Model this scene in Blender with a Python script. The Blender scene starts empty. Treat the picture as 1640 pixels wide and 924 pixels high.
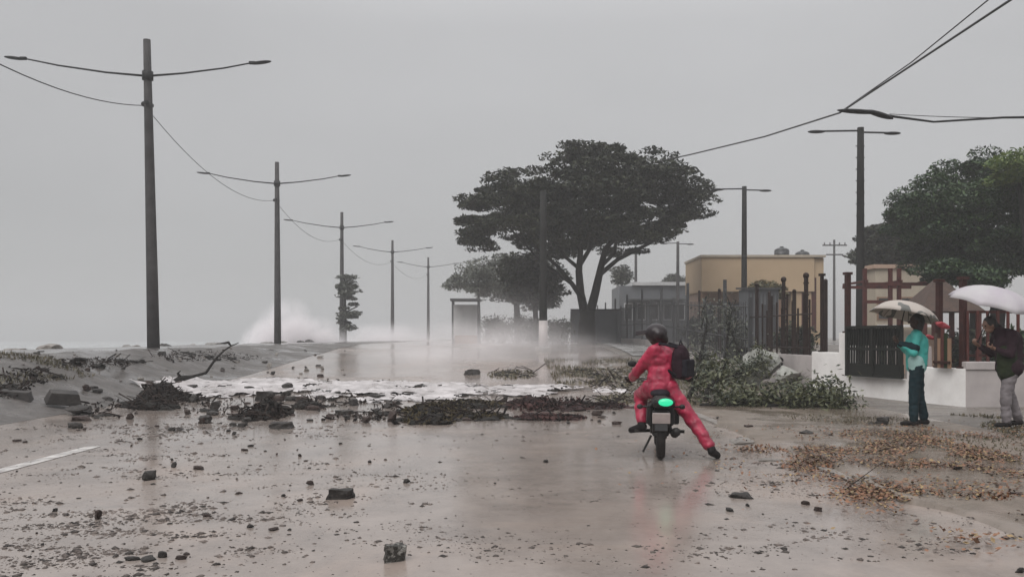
import bpy, math, random
import numpy as np
from mathutils import Vector, Matrix, Euler, noise as mnoise

R = math.radians
rng = random.Random(7)
nr = np.random.default_rng(11)
sc = bpy.context.scene
COL = sc.collection

# ------------------------------------------------------------------ camera, world, sun
F = 1420.0; CX = 820.0; HY = 540.0; EYE = 1.42
cam_d = bpy.data.cameras.new('camera')
cam = bpy.data.objects.new('camera', cam_d); COL.objects.link(cam)
cam_d.sensor_width = 36; cam_d.lens = 36 * F / 1640
cam_d.shift_y = (HY - 462) / 1640
cam_d.clip_start = .1; cam_d.clip_end = 3000
cam.location = (0, 0, EYE); cam.rotation_euler = (R(90), 0, 0)
sc.camera = cam

SUN_EL, SUN_AZ = 48, 215          # degrees; soft light from behind the camera, a little to the left
w = bpy.data.worlds.new('World'); sc.world = w; w.use_nodes = True
nt = w.node_tree; nt.nodes.clear()
out = nt.nodes.new('ShaderNodeOutputWorld')
sky = nt.nodes.new('ShaderNodeTexSky'); sky.sky_type = 'NISHITA'; sky.sun_disc = False
sky.sun_elevation = R(SUN_EL); sky.sun_rotation = R(SUN_AZ)
hs = nt.nodes.new('ShaderNodeHueSaturation'); hs.inputs['Saturation'].default_value = .08
nt.links.new(sky.outputs[0], hs.inputs['Color'])
b1 = nt.nodes.new('ShaderNodeBackground'); b1.inputs[1].default_value = .05
nt.links.new(hs.outputs[0], b1.inputs[0])
tc = nt.nodes.new('ShaderNodeTexCoord'); sx = nt.nodes.new('ShaderNodeSeparateXYZ')
nt.links.new(tc.outputs['Generated'], sx.inputs[0])
rp = nt.nodes.new('ShaderNodeValToRGB')
e = rp.color_ramp.elements
e[0].position = 0; e[0].color = (.20, .20, .202, 1)
e[1].position = 1; e[1].color = (1.6, 1.6, 1.62, 1)
for p, c in ((.12, (.19, .19, .193, 1)), (.33, (.33, .33, .337, 1)), (.6, (.9, .9, .915, 1))):
    n = e.new(p); n.color = c
nt.links.new(sx.outputs['Z'], rp.inputs[0])
cn = nt.nodes.new('ShaderNodeTexNoise'); cn.inputs['Scale'].default_value = 2.2; cn.inputs['Detail'].default_value = 4
cm = nt.nodes.new('ShaderNodeMapping'); cm.inputs['Scale'].default_value = (1, 1, 2.5)
nt.links.new(tc.outputs['Generated'], cm.inputs[0]); nt.links.new(cm.outputs[0], cn.inputs['Vector'])
mr = nt.nodes.new('ShaderNodeMapRange'); mr.inputs[1].default_value = .3; mr.inputs[2].default_value = .7
mr.inputs[3].default_value = .93; mr.inputs[4].default_value = 1.11
nt.links.new(cn.outputs[0], mr.inputs[0])
b2 = nt.nodes.new('ShaderNodeBackground')
nt.links.new(rp.outputs[0], b2.inputs[0]); nt.links.new(mr.outputs[0], b2.inputs[1])
ad = nt.nodes.new('ShaderNodeAddShader')
nt.links.new(b1.outputs[0], ad.inputs[0]); nt.links.new(b2.outputs[0], ad.inputs[1])
nt.links.new(ad.outputs[0], out.inputs[0])

sd = bpy.data.lights.new('sun', 'SUN'); sd.energy = 1.5; sd.angle = R(40); sd.color = (1, .975, .95)
so = bpy.data.objects.new('sun', sd); COL.objects.link(so)
# light travels from azimuth 215 (behind-left) towards the scene
az = R(SUN_AZ)
dirv = -Vector((math.sin(az) * math.cos(R(SUN_EL)), math.cos(az) * math.cos(R(SUN_EL)), math.sin(R(SUN_EL))))
so.rotation_euler = dirv.to_track_quat('-Z', 'Y').to_euler(); so.location = (-10, -20, 30)
sc.view_settings.view_transform = 'Standard'; sc.view_settings.look = 'None'
sc.view_settings.exposure = 0; sc.view_settings.gamma = 1
sc.cycles.volume_bounces = 3; sc.cycles.max_bounces = 6
sc.cycles.volume_step_rate = 2.0; sc.cycles.volume_max_steps = 128
sc.cycles.use_denoising = True

# ------------------------------------------------------------------ helpers
def sm(a, b, x):
    t = min(1, max(0, (x - a) / (b - a))); return t * t * (3 - 2 * t)
def shore(y):                      # x of the coast edge
    return -14.6 + 3.2 * sm(72, 120, y) + 60 * sm(120, 420, y)
def shift(y): return shore(y) + 14.6
def h(x, y):
    xs = x - shift(y)
    a = sm(17, 50, y); b = sm(-9.9, -11.1, xs) if False else 1 - sm(-11.6, -7.8, xs)
    z = 1.05 * (1 - (1 - a) * (1 - b))
    z += .05 * sm(3.25, 3.5, xs) * (1 - a)
    z += .03 * mnoise.noise(Vector((x * .35, y * .35, 0))) * sm(16, 30, y)
    if xs < -8.2: z += (.10 * mnoise.noise(Vector((x * 1.1, y * .7, 3))) + .05 * mnoise.noise(Vector((x * 3, y * 2, 3)))) * sm(-9.6, -10.4, xs) if False else (.10 * mnoise.noise(Vector((x * 1.1, y * .7, 3))) + .05 * mnoise.noise(Vector((x * 3, y * 2, 3)))) * (1 - sm(-10.4, -8.2, xs)) * .5
    return z
def P(px, py, d): return Vector(((px - CX) / F * d, d, EYE - (py - HY) / F * d))
def X(px, d): return (px - CX) / F * d
def G(px, py, off=0):
    lo, hi = 2.0, 90.0
    f = lambda d: P(px, py, d).z - h(X(px, d), d) - off
    d = 2.0
    while d < 90 and f(d) > 0: d += .1
    lo, hi = d - .1, d
    for _ in range(20):
        m = (lo + hi) / 2
        if f(m) > 0: lo = m
        else: hi = m
    d = (lo + hi) / 2
    return Vector((X(px, d), d, h(X(px, d), d)))

def tag(o, label=None, cat=None, group=None, kind=None):
    if label: o['label'] = label
    if cat: o['category'] = cat
    if group: o['group'] = group
    if kind: o['kind'] = kind
    return o
def empty(name, loc=(0, 0, 0), rz=0, label=None, cat=None, group=None):
    o = bpy.data.objects.new(name, None); COL.objects.link(o)
    o.location = loc; o.rotation_euler = (0, 0, rz); o.empty_display_size = .2
    return tag(o, label, cat, group)
def link(name, me, mat, parent=None, smooth=False):
    if mat and not me.materials: me.materials.append(mat)
    o = bpy.data.objects.new(name, me); COL.objects.link(o)
    if parent: o.parent = parent
    if smooth and len(me.polygons): me.polygons.foreach_set('use_smooth', [True] * len(me.polygons))
    return o

class MB:
    def __init__(s): s.v = []; s.f = []
    def add(s, vs, fs):
        n = len(s.v); s.v += [tuple(v) for v in vs]; s.f += [tuple(i + n for i in f) for f in fs]; return s
    def box(s, c, size, rot=None, taper=1.0):
        M = (Euler(rot).to_matrix() if rot is not None else Matrix.Identity(3)); c = Vector(c)
        vs = []
        for z in (-.5, .5):
            t = taper if z > 0 else 1
            for x, y in ((-.5, -.5), (.5, -.5), (.5, .5), (-.5, .5)):
                vs.append(c + M @ Vector((x * size[0] * t, y * size[1] * t, z * size[2])))
        return s.add(vs, [(3, 2, 1, 0), (4, 5, 6, 7), (0, 1, 5, 4), (1, 2, 6, 5), (2, 3, 7, 6), (3, 0, 4, 7)])
    def tube(s, pts, rad, n=8):
        pts = [Vector(p) for p in pts]
        if not isinstance(rad, (list, tuple)): rad = [rad] * len(pts)
        vs = []; up = Vector((0, 0, 1)); prev = None
        for i, p in enumerate(pts):
            t = (pts[min(i + 1, len(pts) - 1)] - pts[max(i - 1, 0)]).normalized()
            a = prev if prev is not None else (up.cross(t) if abs(t.z) < .95 else Vector((1, 0, 0)))
            a = (a - t * a.dot(t)).normalized(); b = t.cross(a); prev = a
            for k in range(n):
                g = 2 * math.pi * k / n; vs.append(p + (a * math.cos(g) + b * math.sin(g)) * rad[i])
        fs = []
        for i in range(len(pts) - 1):
            for k in range(n):
                k2 = (k + 1) % n; fs.append((i * n + k, i * n + k2, (i + 1) * n + k2, (i + 1) * n + k))
        fs.append(tuple(range(n))[::-1]); fs.append(tuple(range((len(pts) - 1) * n, len(pts) * n)))
        return s.add(vs, fs)
    def ell(s, c, r, rot=None, nu=12, nv=8):
        M = (Euler(rot).to_matrix() if rot is not None else Matrix.Identity(3)); c = Vector(c)
        if not isinstance(r, (list, tuple)): r = (r, r, r)
        vs = [c + M @ Vector((0, 0, r[2]))]
        for i in range(1, nv):
            a = math.pi * i / nv
            for k in range(nu):
                g = 2 * math.pi * k / nu
                vs.append(c + M @ Vector((r[0] * math.sin(a) * math.cos(g), r[1] * math.sin(a) * math.sin(g), r[2] * math.cos(a))))
        vs.append(c - M @ Vector((0, 0, r[2]))); L = len(vs) - 1
        fs = [(0, 1 + k, 1 + (k + 1) % nu) for k in range(nu)]
        for i in range(nv - 2):
            for k in range(nu):
                k2 = (k + 1) % nu; a = 1 + i * nu
                fs.append((a + k, a + nu + k, a + nu + k2, a + k2))
        a = 1 + (nv - 2) * nu
        fs += [(a + (k + 1) % nu, a + k, L) for k in range(nu)]
        return s.add(vs, fs)
    def cap(s, p0, p1, r0, r1):
        p0 = Vector(p0); p1 = Vector(p1)
        s.ell(p0, r0, nu=14, nv=8); s.ell(p1, r1, nu=14, nv=8)
        return s.tube([p0, p1], [r0, r1], 14)
    def torus(s, c, R0, r, axis='x', n=28, m=8):
        vs = []; c = Vector(c)
        for i in range(n):
            a = 2 * math.pi * i / n
            for k in range(m):
                b = 2 * math.pi * k / m
                q = (r * math.sin(b), (R0 + r * math.cos(b)) * math.cos(a), (R0 + r * math.cos(b)) * math.sin(a))
                vs.append(c + Vector(q))
        fs = [(i * m + k, ((i + 1) % n) * m + k, ((i + 1) % n) * m + (k + 1) % m, i * m + (k + 1) % m) for i in range(n) for k in range(m)]
        return s.add(vs, fs)
    def prism(s, poly, y0, y1, org=(0, 0, 0)):      # polygon in x-z pushed along y
        n = len(poly); o = Vector(org)
        vs = [o + Vector((x, y0, z)) for x, z in poly] + [o + Vector((x, y1, z)) for x, z in poly]
        fs = [tuple(range(n)), tuple(range(2 * n - 1, n - 1, -1))] + [(i, i + n, (i + 1) % n + n, (i + 1) % n) for i in range(n)]
        return s.add(vs, fs)
    def mesh(s, name='mesh'):
        me = bpy.data.meshes.new(name); me.from_pydata(s.v, [], s.f); me.update(); return me
    def build(s, name, mat, parent=None, smooth=False, bevel=0):
        o = link(name, s.mesh(name), mat, parent, smooth)
        if bevel:
            b = o.modifiers.new('bevel', 'BEVEL'); b.width = bevel; b.segments = 2; b.limit_method = 'ANGLE'
        return o
    def remesh(s, name, mat, parent, voxel=.012, smooth=5, fold=0, fs=9):
        me = s.mesh(name); t = bpy.data.objects.new('tmp', me); COL.objects.link(t)
        m = t.modifiers.new('r', 'REMESH'); m.mode = 'VOXEL'; m.voxel_size = voxel
        if smooth:
            q = t.modifiers.new('s', 'SMOOTH'); q.factor = .5; q.iterations = smooth
        dg = bpy.context.evaluated_depsgraph_get(); dg.update()
        nm = bpy.data.meshes.new_from_object(t.evaluated_get(dg)); nm.name = name
        bpy.data.objects.remove(t)
        if fold:
            for v in nm.vertices:
                p = v.co
                k = mnoise.noise(Vector((p.x * fs, p.y * fs, p.z * fs * 1.6))) + .5 * mnoise.noise(Vector((p.x * fs * 2.3, p.y * fs * 2.3, p.z * fs * 3)))
                v.co = p + v.normal * (k * fold)
        return link(name, nm, mat, parent, True)

def fastmesh(name, V, quads, mat, parent=None):
    me = bpy.data.meshes.new(name)
    me.vertices.add(len(V)); me.vertices.foreach_set('co', V.astype(np.float32).ravel())
    k = quads.shape[1]; nq = len(quads)
    me.loops.add(nq * k); me.loops.foreach_set('vertex_index', quads.astype(np.int32).ravel())
    me.polygons.add(nq); me.polygons.foreach_set('loop_start', np.arange(0, nq * k, k, dtype=np.int32))
    me.update(calc_edges=True); me.validate()
    return link(name, me, mat, parent)

def leaves(name, C, size, mat, parent=None, flat=.35, aspect=.5):
    """one leaf quad per centre C (N,3), random direction; flat 0 = lying level, 1 = any tilt"""
    N = len(C); a = nr.uniform(0, 2 * np.pi, N)
    t = nr.normal(0, flat, N); u = nr.normal(0, flat, N)
    d1 = np.stack([np.cos(a) * np.cos(t), np.sin(a) * np.cos(t), np.sin(t)], 1)
    d2 = np.stack([-np.sin(a) * np.cos(u), np.cos(a) * np.cos(u), np.sin(u)], 1)
    s = size * nr.uniform(.6, 1.4, N)[:, None]
    V = np.stack([C - d1 * s, C + d2 * s * aspect, C + d1 * s, C - d2 * s * aspect], 1).reshape(-1, 3)
    return fastmesh(name, V, np.arange(4 * N).reshape(-1, 4), mat, parent)

# ------------------------------------------------------------------ materials
def mat(name, c1, c2=None, rough=.6, scale=4, bump=0, bscale=None, spec=.5, metal=0, r2=None, coord='Object', detail=6, island=False, lo=.35, hi=.65, trans=0):
    m = bpy.data.materials.new(name); m.use_nodes = True; t = m.node_tree; B = t.nodes['Principled BSDF']
    B.inputs['Roughness'].default_value = rough; B.inputs['Metallic'].default_value = metal
    B.inputs['Specular IOR Level'].default_value = spec
    c1 = (*c1, 1); c2 = (*(c2 or [k * .7 for k in c1[:3]]), 1)
    tc = t.nodes.new('ShaderNodeTexCoord')
    n = t.nodes.new('ShaderNodeTexNoise'); n.inputs['Scale'].default_value = scale; n.inputs['Detail'].default_value = detail
    n.inputs['Roughness'].default_value = .62
    t.links.new(tc.outputs[coord], n.inputs['Vector'])
    mr = t.nodes.new('ShaderNodeMapRange'); mr.inputs[1].default_value = lo; mr.inputs[2].default_value = hi
    src = n.outputs[0]
    if island:
        g = t.nodes.new('ShaderNodeNewGeometry'); mx0 = t.nodes.new('ShaderNodeMath'); mx0.operation = 'ADD'
        sc0 = t.nodes.new('ShaderNodeMath'); sc0.operation = 'MULTIPLY_ADD'; sc0.inputs[1].default_value = .5; sc0.inputs[2].default_value = -.25
        t.links.new(g.outputs['Random Per Island'], sc0.inputs[0]); t.links.new(sc0.outputs[0], mx0.inputs[0]); t.links.new(n.outputs[0], mx0.inputs[1])
        src = mx0.outputs[0]
    t.links.new(src, mr.inputs[0])
    mx = t.nodes.new('ShaderNodeMix'); mx.data_type = 'RGBA'; mx.inputs[6].default_value = c1; mx.inputs[7].default_value = c2
    t.links.new(mr.outputs[0], mx.inputs[0]); t.links.new(mx.outputs[2], B.inputs['Base Color'])
    if r2 is not None:
        q = t.nodes.new('ShaderNodeMapRange'); q.inputs[3].default_value = rough; q.inputs[4].default_value = r2
        t.links.new(mr.outputs[0], q.inputs[0]); t.links.new(q.outputs[0], B.inputs['Roughness'])
    if bump:
        bn = t.nodes.new('ShaderNodeTexNoise'); bn.inputs['Scale'].default_value = bscale or scale * 4; bn.inputs['Detail'].default_value = 5
        t.links.new(tc.outputs[coord], bn.inputs['Vector'])
        bp = t.nodes.new('ShaderNodeBump'); bp.inputs['Strength'].default_value = 1; bp.inputs['Distance'].default_value = bump
        t.links.new(bn.outputs[0], bp.inputs['Height']); t.links.new(bp.outputs[0], B.inputs['Normal'])
    if trans:
        B.inputs['Subsurface Weight'].default_value = 0
        B.inputs['Transmission Weight'].default_value = 0
        tr = t.nodes.new('ShaderNodeBsdfTranslucent'); ms = t.nodes.new('ShaderNodeMixShader'); ms.inputs[0].default_value = trans
        t.links.new(mx.outputs[2], tr.inputs[0]); t.links.new(B.outputs[0], ms.inputs[1]); t.links.new(tr.outputs[0], ms.inputs[2])
        t.links.new(ms.outputs[0], t.nodes['Material Output'].inputs[0])
    return m

def wet_mat(name, dry1, dry2, stain, puddle=.5, wet_r=.07, dry_r=.42, scale=.35, stretch=(1, 1, 1), bump=.006, speck=0.0, speckcol=(.03, .026, .022), ripple=.0012):
    """wet surface: noise puddles (glossy, thin water) between rougher muddy patches"""
    m = bpy.data.materials.new(name); m.use_nodes = True; t = m.node_tree; B = t.nodes['Principled BSDF']; L = t.links
    N = lambda k: t.nodes.new(k)
    tc = N('ShaderNodeTexCoord'); mp = N('ShaderNodeMapping'); mp.inputs['Scale'].default_value = stretch; L.new(tc.outputs['Object'], mp.inputs[0])
    def ns(s, d=6, r=.6, dist=0):
        n = N('ShaderNodeTexNoise'); n.inputs['Scale'].default_value = s; n.inputs['Detail'].default_value = d; n.inputs['Roughness'].default_value = r
        n.inputs['Distortion'].default_value = dist; L.new(mp.outputs[0], n.inputs['Vector']); return n.outputs[0]
    def rng_(v, a, b, c=0, d=1):
        q = N('ShaderNodeMapRange'); q.inputs[1].default_value = a; q.inputs[2].default_value = b; q.inputs[3].default_value = c; q.inputs[4].default_value = d
        L.new(v, q.inputs[0]); return q.outputs[0]
    def mixc(f, a, b):
        q = N('ShaderNodeMix'); q.data_type = 'RGBA'; L.new(f, q.inputs[0])
        for i, c in ((6, a), (7, b)):
            if isinstance(c, tuple): q.inputs[i].default_value = (*c, 1)
            else: L.new(c, q.inputs[i])
        return q.outputs[2]
    big = ns(scale, 5, .55, .4); mid = ns(scale * 6, 8, .7); fine = ns(28, 4, .7)
    wet = rng_(big, puddle - .09, puddle + .09)             # 1 = standing water
    col = mixc(rng_(mid, .35, .65), dry1, dry2)
    col = mixc(rng_(ns(scale * 2.2, 6, .65, 1.0), .5, .72, 0, .75), col, stain)
    if speck:
        vo = N('ShaderNodeTexVoronoi'); vo.inputs['Scale'].default_value = 14; L.new(mp.outputs[0], vo.inputs['Vector'])
        sp = rng_(vo.outputs['Distance'], .12, .2, 1, 0)
        mk = rng_(mid, .5, .62); mu = N('ShaderNodeMath'); mu.operation = 'MULTIPLY'; L.new(sp, mu.inputs[0]); L.new(mk, mu.inputs[1])
        mu2 = N('ShaderNodeMath'); mu2.operation = 'MULTIPLY'; L.new(mu.outputs[0], mu2.inputs[0]); mu2.inputs[1].default_value = speck
        col = mixc(mu2.outputs[0], col, speckcol)
    L.new(col, B.inputs['Base Color'])
    ro = rng_(wet, 0, 1, dry_r, wet_r); L.new(ro, B.inputs['Roughness'])
    B.inputs['IOR'].default_value = 1.36
    inv = rng_(wet, 0, 1, bump, ripple)
    bp = N('ShaderNodeBump'); bp.inputs['Strength'].default_value = 1; L.new(inv, bp.inputs['Distance'])
    ad = N('ShaderNodeMath'); ad.operation = 'ADD'; L.new(mid, ad.inputs[0]); L.new(fine, ad.inputs[1])
    L.new(ad.outputs[0], bp.inputs['Height']); L.new(bp.outputs[0], B.inputs['Normal'])
    return m

M = {}
M['road'] = wet_mat('wet_asphalt', (.275, .234, .208), (.185, .155, .138), (.31, .246, .208), puddle=.41, wet_r=.09, dry_r=.36, scale=.22, stretch=(1, .8, 1), bump=.005, speck=.5)
M['ground'] = wet_mat('wet_ground', (.16, .14, .125), (.10, .09, .08), (.2, .17, .14), puddle=.56, scale=.3, dry_r=.5, bump=.02)
M['verge'] = wet_mat('muddy_verge', (.185, .15, .122), (.115, .092, .072), (.215, .17, .145), puddle=.48, scale=.5, dry_r=.5, bump=.018, speck=.6, speckcol=(.05, .035, .02))
M['bank'] = wet_mat('bank_soil', (.06, .054, .05), (.125, .112, .104), (.06, .052, .04), puddle=.55, scale=.6, dry_r=.5, bump=.03, speck=.7)
M['prom'] = wet_mat('promenade_paving', (.2, .19, .185), (.13, .125, .12), (.16, .15, .14), puddle=.5, scale=.25, dry_r=.35, bump=.006)
M['sidewalk'] = wet_mat('pale_paving', (.32, .31, .30), (.24, .23, .22), (.2, .18, .16), puddle=.5, scale=.4, dry_r=.35, bump=.005)
M['kerb'] = mat('kerb_concrete', (.22, .2, .18), (.13, .11, .095), .45, 3, .01, 20)
M['paint'] = mat('worn_road_paint', (.5, .48, .46), (.22, .2, .19), .4, 5, .002, 30, lo=.4, hi=.62)
M['sea'] = mat('storm_sea', (.22, .235, .235), (.42, .43, .43), .15, .25, .25, .5, r2=.5)
M['pole'] = mat('pole_concrete', (.06, .056, .056), (.035, .033, .033), .7, 2.5, .006, 20, spec=.2)
M['poledark'] = mat('dark_pole', (.02, .02, .019), (.011, .011, .010), .7, 3, .004, 20, spec=.15)
M['metal'] = mat('dull_metal', (.025, .025, .026), (.014, .014, .014), .6, 6, spec=.2)
M['wire'] = mat('black_cable', (.02, .02, .02), (.035, .035, .035), .6, 3)
M['bark'] = mat('wet_bark', (.018, .016, .014), (.010, .009, .008), .8, 5, .02, 18, spec=.15)
M['leafA'] = mat('dark_foliage', (.010, .014, .008), (.042, .047, .026), .6, .35, island=True, trans=.1, spec=.2)
M['leafB'] = mat('green_foliage', (.013, .032, .014), (.042, .074, .024), .5, .3, island=True, trans=.15, spec=.25)
M['leafC'] = mat('bright_foliage', (.06, .11, .025), (.14, .18, .04), .45, .5, island=True, trans=.25)
M['leafG'] = mat('golden_foliage', (.13, .095, .03), (.05, .055, .02), .5, .8, island=True, trans=.2)
M['leafD'] = mat('grey_green_foliage', (.05, .058, .045), (.085, .09, .065), .55, .4, island=True, trans=.15)
M['leafF'] = mat('fallen_green_leaves', (.022, .032, .014), (.095, .10, .045), .5, 1.2, island=True, trans=.15)
M['litter'] = mat('dead_leaves', (.19, .08, .034), (.055, .03, .018), .55, 1.5, island=True, lo=.3, hi=.7)
M['litterY'] = mat('yellow_dead_leaves', (.25, .165, .07), (.10, .07, .032), .55, 1.5, island=True, lo=.3, hi=.7)
M['white'] = mat('white_render', (.74, .72, .70), (.52, .49, .47), .6, 1.1, .003, 30, lo=.42, hi=.78)
M['greywall'] = mat('grey_render', (.42, .38, .37), (.32, .29, .28), .6, 1.4, .003, 30)
M['gate'] = mat('dark_gate_steel', (.010, .012, .010), (.018, .018, .016), .6, 4, spec=.15)
M['redpost'] = mat('red_brown_paint', (.022, .007, .006), (.045, .014, .011), .5, 6, spec=.2)
M['redbeam'] = mat('faded_red_steel', (.09, .025, .021), (.05, .017, .014), .6, 6, spec=.2)
M['iron'] = mat('rusty_iron', (.016, .011, .010), (.03, .018, .015), .7, 8, spec=.15)
M['fencegrey'] = mat('grey_fence_steel', (.045, .045, .048), (.026, .026, .028), .5, 3)
M['ochre'] = mat('ochre_render', (.48, .355, .23), (.40, .29, .18), .7, .5, .004, 12, lo=.3, hi=.75)
M['pinkwall'] = mat('pinkish_render', (.44, .30, .225), (.36, .25, .19), .7, .8, .004, 12)
M['brownwall'] = mat('brown_render', (.23, .135, .08), (.19, .11, .07), .7, 1, .004, 12)
M['slate'] = mat('slate_render', (.11, .115, .125), (.08, .085, .09), .6, .7)
M['rooflight'] = mat('pale_roof_edge', (.5, .5, .5), (.36, .36, .36), .5, 1)
M['glass'] = mat('dark_glass', (.02, .023, .026), (.03, .033, .036), .08, 1)
M['tank'] = mat('black_tank_plastic', (.015, .016, .018), (.022, .022, .024), .35, 2)
M['beige'] = mat('beige_render', (.42, .36, .28), (.33, .28, .22), .7, .7, .004, 10)
M['thatch'] = mat('brown_roof', (.07, .04, .028), (.04, .024, .018), .8, 6, .02, 30)
M['concrete'] = mat('broken_concrete', (.21, .2, .185), (.12, .11, .10), .45, 6, .01, 22, r2=.3)
M['lump'] = mat('split_concrete', (.05, .046, .04), (.24, .23, .21), .55, 1.6, .03, 8, lo=.5, hi=.56, spec=.3)
M['stone'] = mat('dark_wet_stone', (.018, .016, .015), (.05, .044, .04), .6, 5, .01, 20, spec=.25)
M['brownstone'] = mat('brown_wet_stone', (.055, .034, .028), (.025, .018, .016), .6, 6, .01, 20, spec=.25)
M['pale'] = mat('pale_boulder', (.34, .34, .31), (.2, .2, .18), .6, 2.5, .02, 10)
M['gravel'] = mat('wet_gravel', (.022, .018, .016), (.16, .13, .115), .6, 2, island=True, lo=.25, hi=.85, spec=.25)
M['twig'] = mat('wet_driftwood', (.007, .005, .005), (.028, .02, .017), .85, 5, island=True, spec=.12)
M['weed'] = mat('seaweed_mats', (.055, .042, .018), (.016, .011, .007), .7, 2, island=True, spec=.15)
M['weedred'] = mat('reddish_seaweed', (.045, .018, .016), (.016, .008, .008), .7, 2, island=True, spec=.15)
M['grass'] = mat('wet_grass', (.05, .045, .024), (.10, .08, .042), .55, .8, island=True)
M['skinD'] = mat('dark_skin', (.045, .024, .017), (.035, .019, .013), .55, 8, spec=.3)
M['skinM'] = mat('brown_skin', (.2, .11, .075), (.17, .09, .06), .5, 8)
M['suit'] = mat('wet_red_rainsuit', (.37, .018, .056), (.19, .010, .03), .42, 6, .008, 12, lo=.4, hi=.62, spec=.4)
M['helmet'] = mat('black_helmet_shell', (.010, .005, .007), (.016, .009, .010), .3, 4, spec=.35)
M['black'] = mat('black_fabric', (.010, .009, .013), (.018, .016, .021), .75, 12, .003, 60, spec=.12)
M['rubber'] = mat('black_rubber', (.009, .009, .009), (.02, .017, .015), .7, 14, spec=.2)
M['plastic'] = mat('dark_bike_plastic', (.008, .008, .009), (.018, .017, .016), .45, 6, spec=.25)
M['engine'] = mat('dirty_engine_metal', (.03, .028, .026), (.014, .013, .012), .5, 10, metal=.4)
M['chrome'] = mat('tarnished_steel', (.3, .29, .28), (.14, .13, .12), .3, 8, metal=.8)
M['plate'] = mat('pale_plate', (.42, .36, .34), (.32, .28, .27), .4, 5)
M['teal'] = mat('teal_jacket', (.025, .30, .27), (.05, .36, .32), .6, 5, .003, 20)
M['tealpale'] = mat('pale_teal_trim', (.30, .45, .43), (.25, .4, .38), .6, 5)
M['navy'] = mat('dark_navy_cloth', (.006, .018, .023), (.011, .026, .032), .8, 6, .003, 20, spec=.1)
M['greytr'] = mat('grey_trousers', (.17, .15, .155), (.12, .105, .11), .7, 6, .003, 20)
M['maroon'] = mat('dark_maroon_jacket', (.016, .007, .011), (.028, .014, .019), .8, 5, .003, 20, spec=.1)
M['olive'] = mat('dark_olive_cloth', (.014, .02, .009), (.022, .03, .013), .8, 6, spec=.1)
M['hair'] = mat('black_hair', (.01, .009, .009), (.018, .016, .015), .6, 30, .004, 60)
M['umbwhite'] = mat('white_umbrella_cloth', (.52, .50, .505), (.44, .37, .45), .5, 1.2, lo=.45, hi=.8, trans=.25)
M['shoe'] = mat('dark_shoe', (.009, .008, .008), (.018, .015, .015), .7, 10, spec=.12)
M['redcloth'] = mat('red_cloth', (.30, .02, .03), (.18, .012, .02), .5, 5)
M['purple'] = mat('dark_purple_cloth', (.05, .03, .08), (.03, .02, .05), .6, 5)
M['eye'] = mat('eye_dark', (.01, .01, .01), (.02, .02, .02), .1, 5)

def umb_pattern():
    m = mat('beige_patterned_cloth', (.46, .40, .36), (.36, .31, .28), .55, 3, trans=.2)
    t = m.node_tree; B = t.nodes['Principled BSDF']
    v = t.nodes.new('ShaderNodeTexNoise'); v.inputs['Scale'].default_value = 5.5; v.inputs['Detail'].default_value = 1
    tc = t.nodes.new('ShaderNodeTexCoord'); t.links.new(tc.outputs['Object'], v.inputs['Vector'])
    r = t.nodes.new('ShaderNodeMapRange'); r.inputs[1].default_value = .55; r.inputs[2].default_value = .57; t.links.new(v.outputs[0], r.inputs[0])
    x = t.nodes.new('ShaderNodeMix'); x.data_type = 'RGBA'; x.inputs[6].default_value = (.44, .39, .35, 1); x.inputs[7].default_value = (.13, .13, .12, 1)
    t.links.new(r.outputs[0], x.inputs[0]); t.links.new(x.outputs[2], B.inputs['Base Color'])
    for n in t.nodes:
        if n.type == 'BSDF_TRANSLUCENT': t.links.new(x.outputs[2], n.inputs[0])
    return m
M['umbpat'] = umb_pattern()
def emis(name, c, s, base=(.02, .1, .06)):
    m = mat(name, base, base, .2); B = m.node_tree.nodes['Principled BSDF']
    B.inputs['Emission Color'].default_value = (*c, 1); B.inputs['Emission Strength'].default_value = s; return m
M['green'] = emis('green_lit_lamp', (.02, .75, .36), 1.0)
def foam_mat():
    m = mat('foaming_flood_water', (.52, .49, .49), (.22, .195, .187), .6, 2.2, .02, 8, lo=.32, hi=.68, r2=.15)
    return m
M['foam'] = foam_mat()
def vol(name, dens, col=(.985, .955, .965), noisy=None):
    m = bpy.data.materials.new(name); m.use_nodes = True; t = m.node_tree; t.nodes.clear()
    o = t.nodes.new('ShaderNodeOutputMaterial'); v = t.nodes.new('ShaderNodeVolumePrincipled')
    v.inputs['Color'].default_value = (*col, 1); v.inputs['Density'].default_value = dens; v.inputs['Anisotropy'].default_value = 0.0
    t.links.new(v.outputs[0], o.inputs['Volume'])
    if noisy:      # density fades out from the centre of the puff and breaks up
        tc = t.nodes.new('ShaderNodeTexCoord'); n = t.nodes.new('ShaderNodeTexNoise'); n.inputs['Scale'].default_value = noisy; n.inputs['Detail'].default_value = 3
        t.links.new(tc.outputs['Object'], n.inputs['Vector'])
        ln = t.nodes.new('ShaderNodeVectorMath'); ln.operation = 'LENGTH'; t.links.new(tc.outputs['Object'], ln.inputs[0])
        f = t.nodes.new('ShaderNodeMapRange'); f.interpolation_type = 'SMOOTHSTEP'
        f.inputs[1].default_value = .25; f.inputs[2].default_value = .97; f.inputs[3].default_value = 1; f.inputs[4].default_value = 0; t.links.new(ln.outputs['Value'], f.inputs[0])
        g = t.nodes.new('ShaderNodeMapRange'); g.inputs[1].default_value = .35; g.inputs[2].default_value = .65; t.links.new(n.outputs[0], g.inputs[0])
        a = t.nodes.new('ShaderNodeMath'); a.operation = 'MULTIPLY'; t.links.new(f.outputs[0], a.inputs[0]); t.links.new(g.outputs[0], a.inputs[1])
        b = t.nodes.new('ShaderNodeMath'); b.operation = 'MULTIPLY'; t.links.new(a.outputs[0], b.inputs[0]); b.inputs[1].default_value = dens * 2
        t.links.new(b.outputs[0], v.inputs['Density'])
    return m

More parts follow.
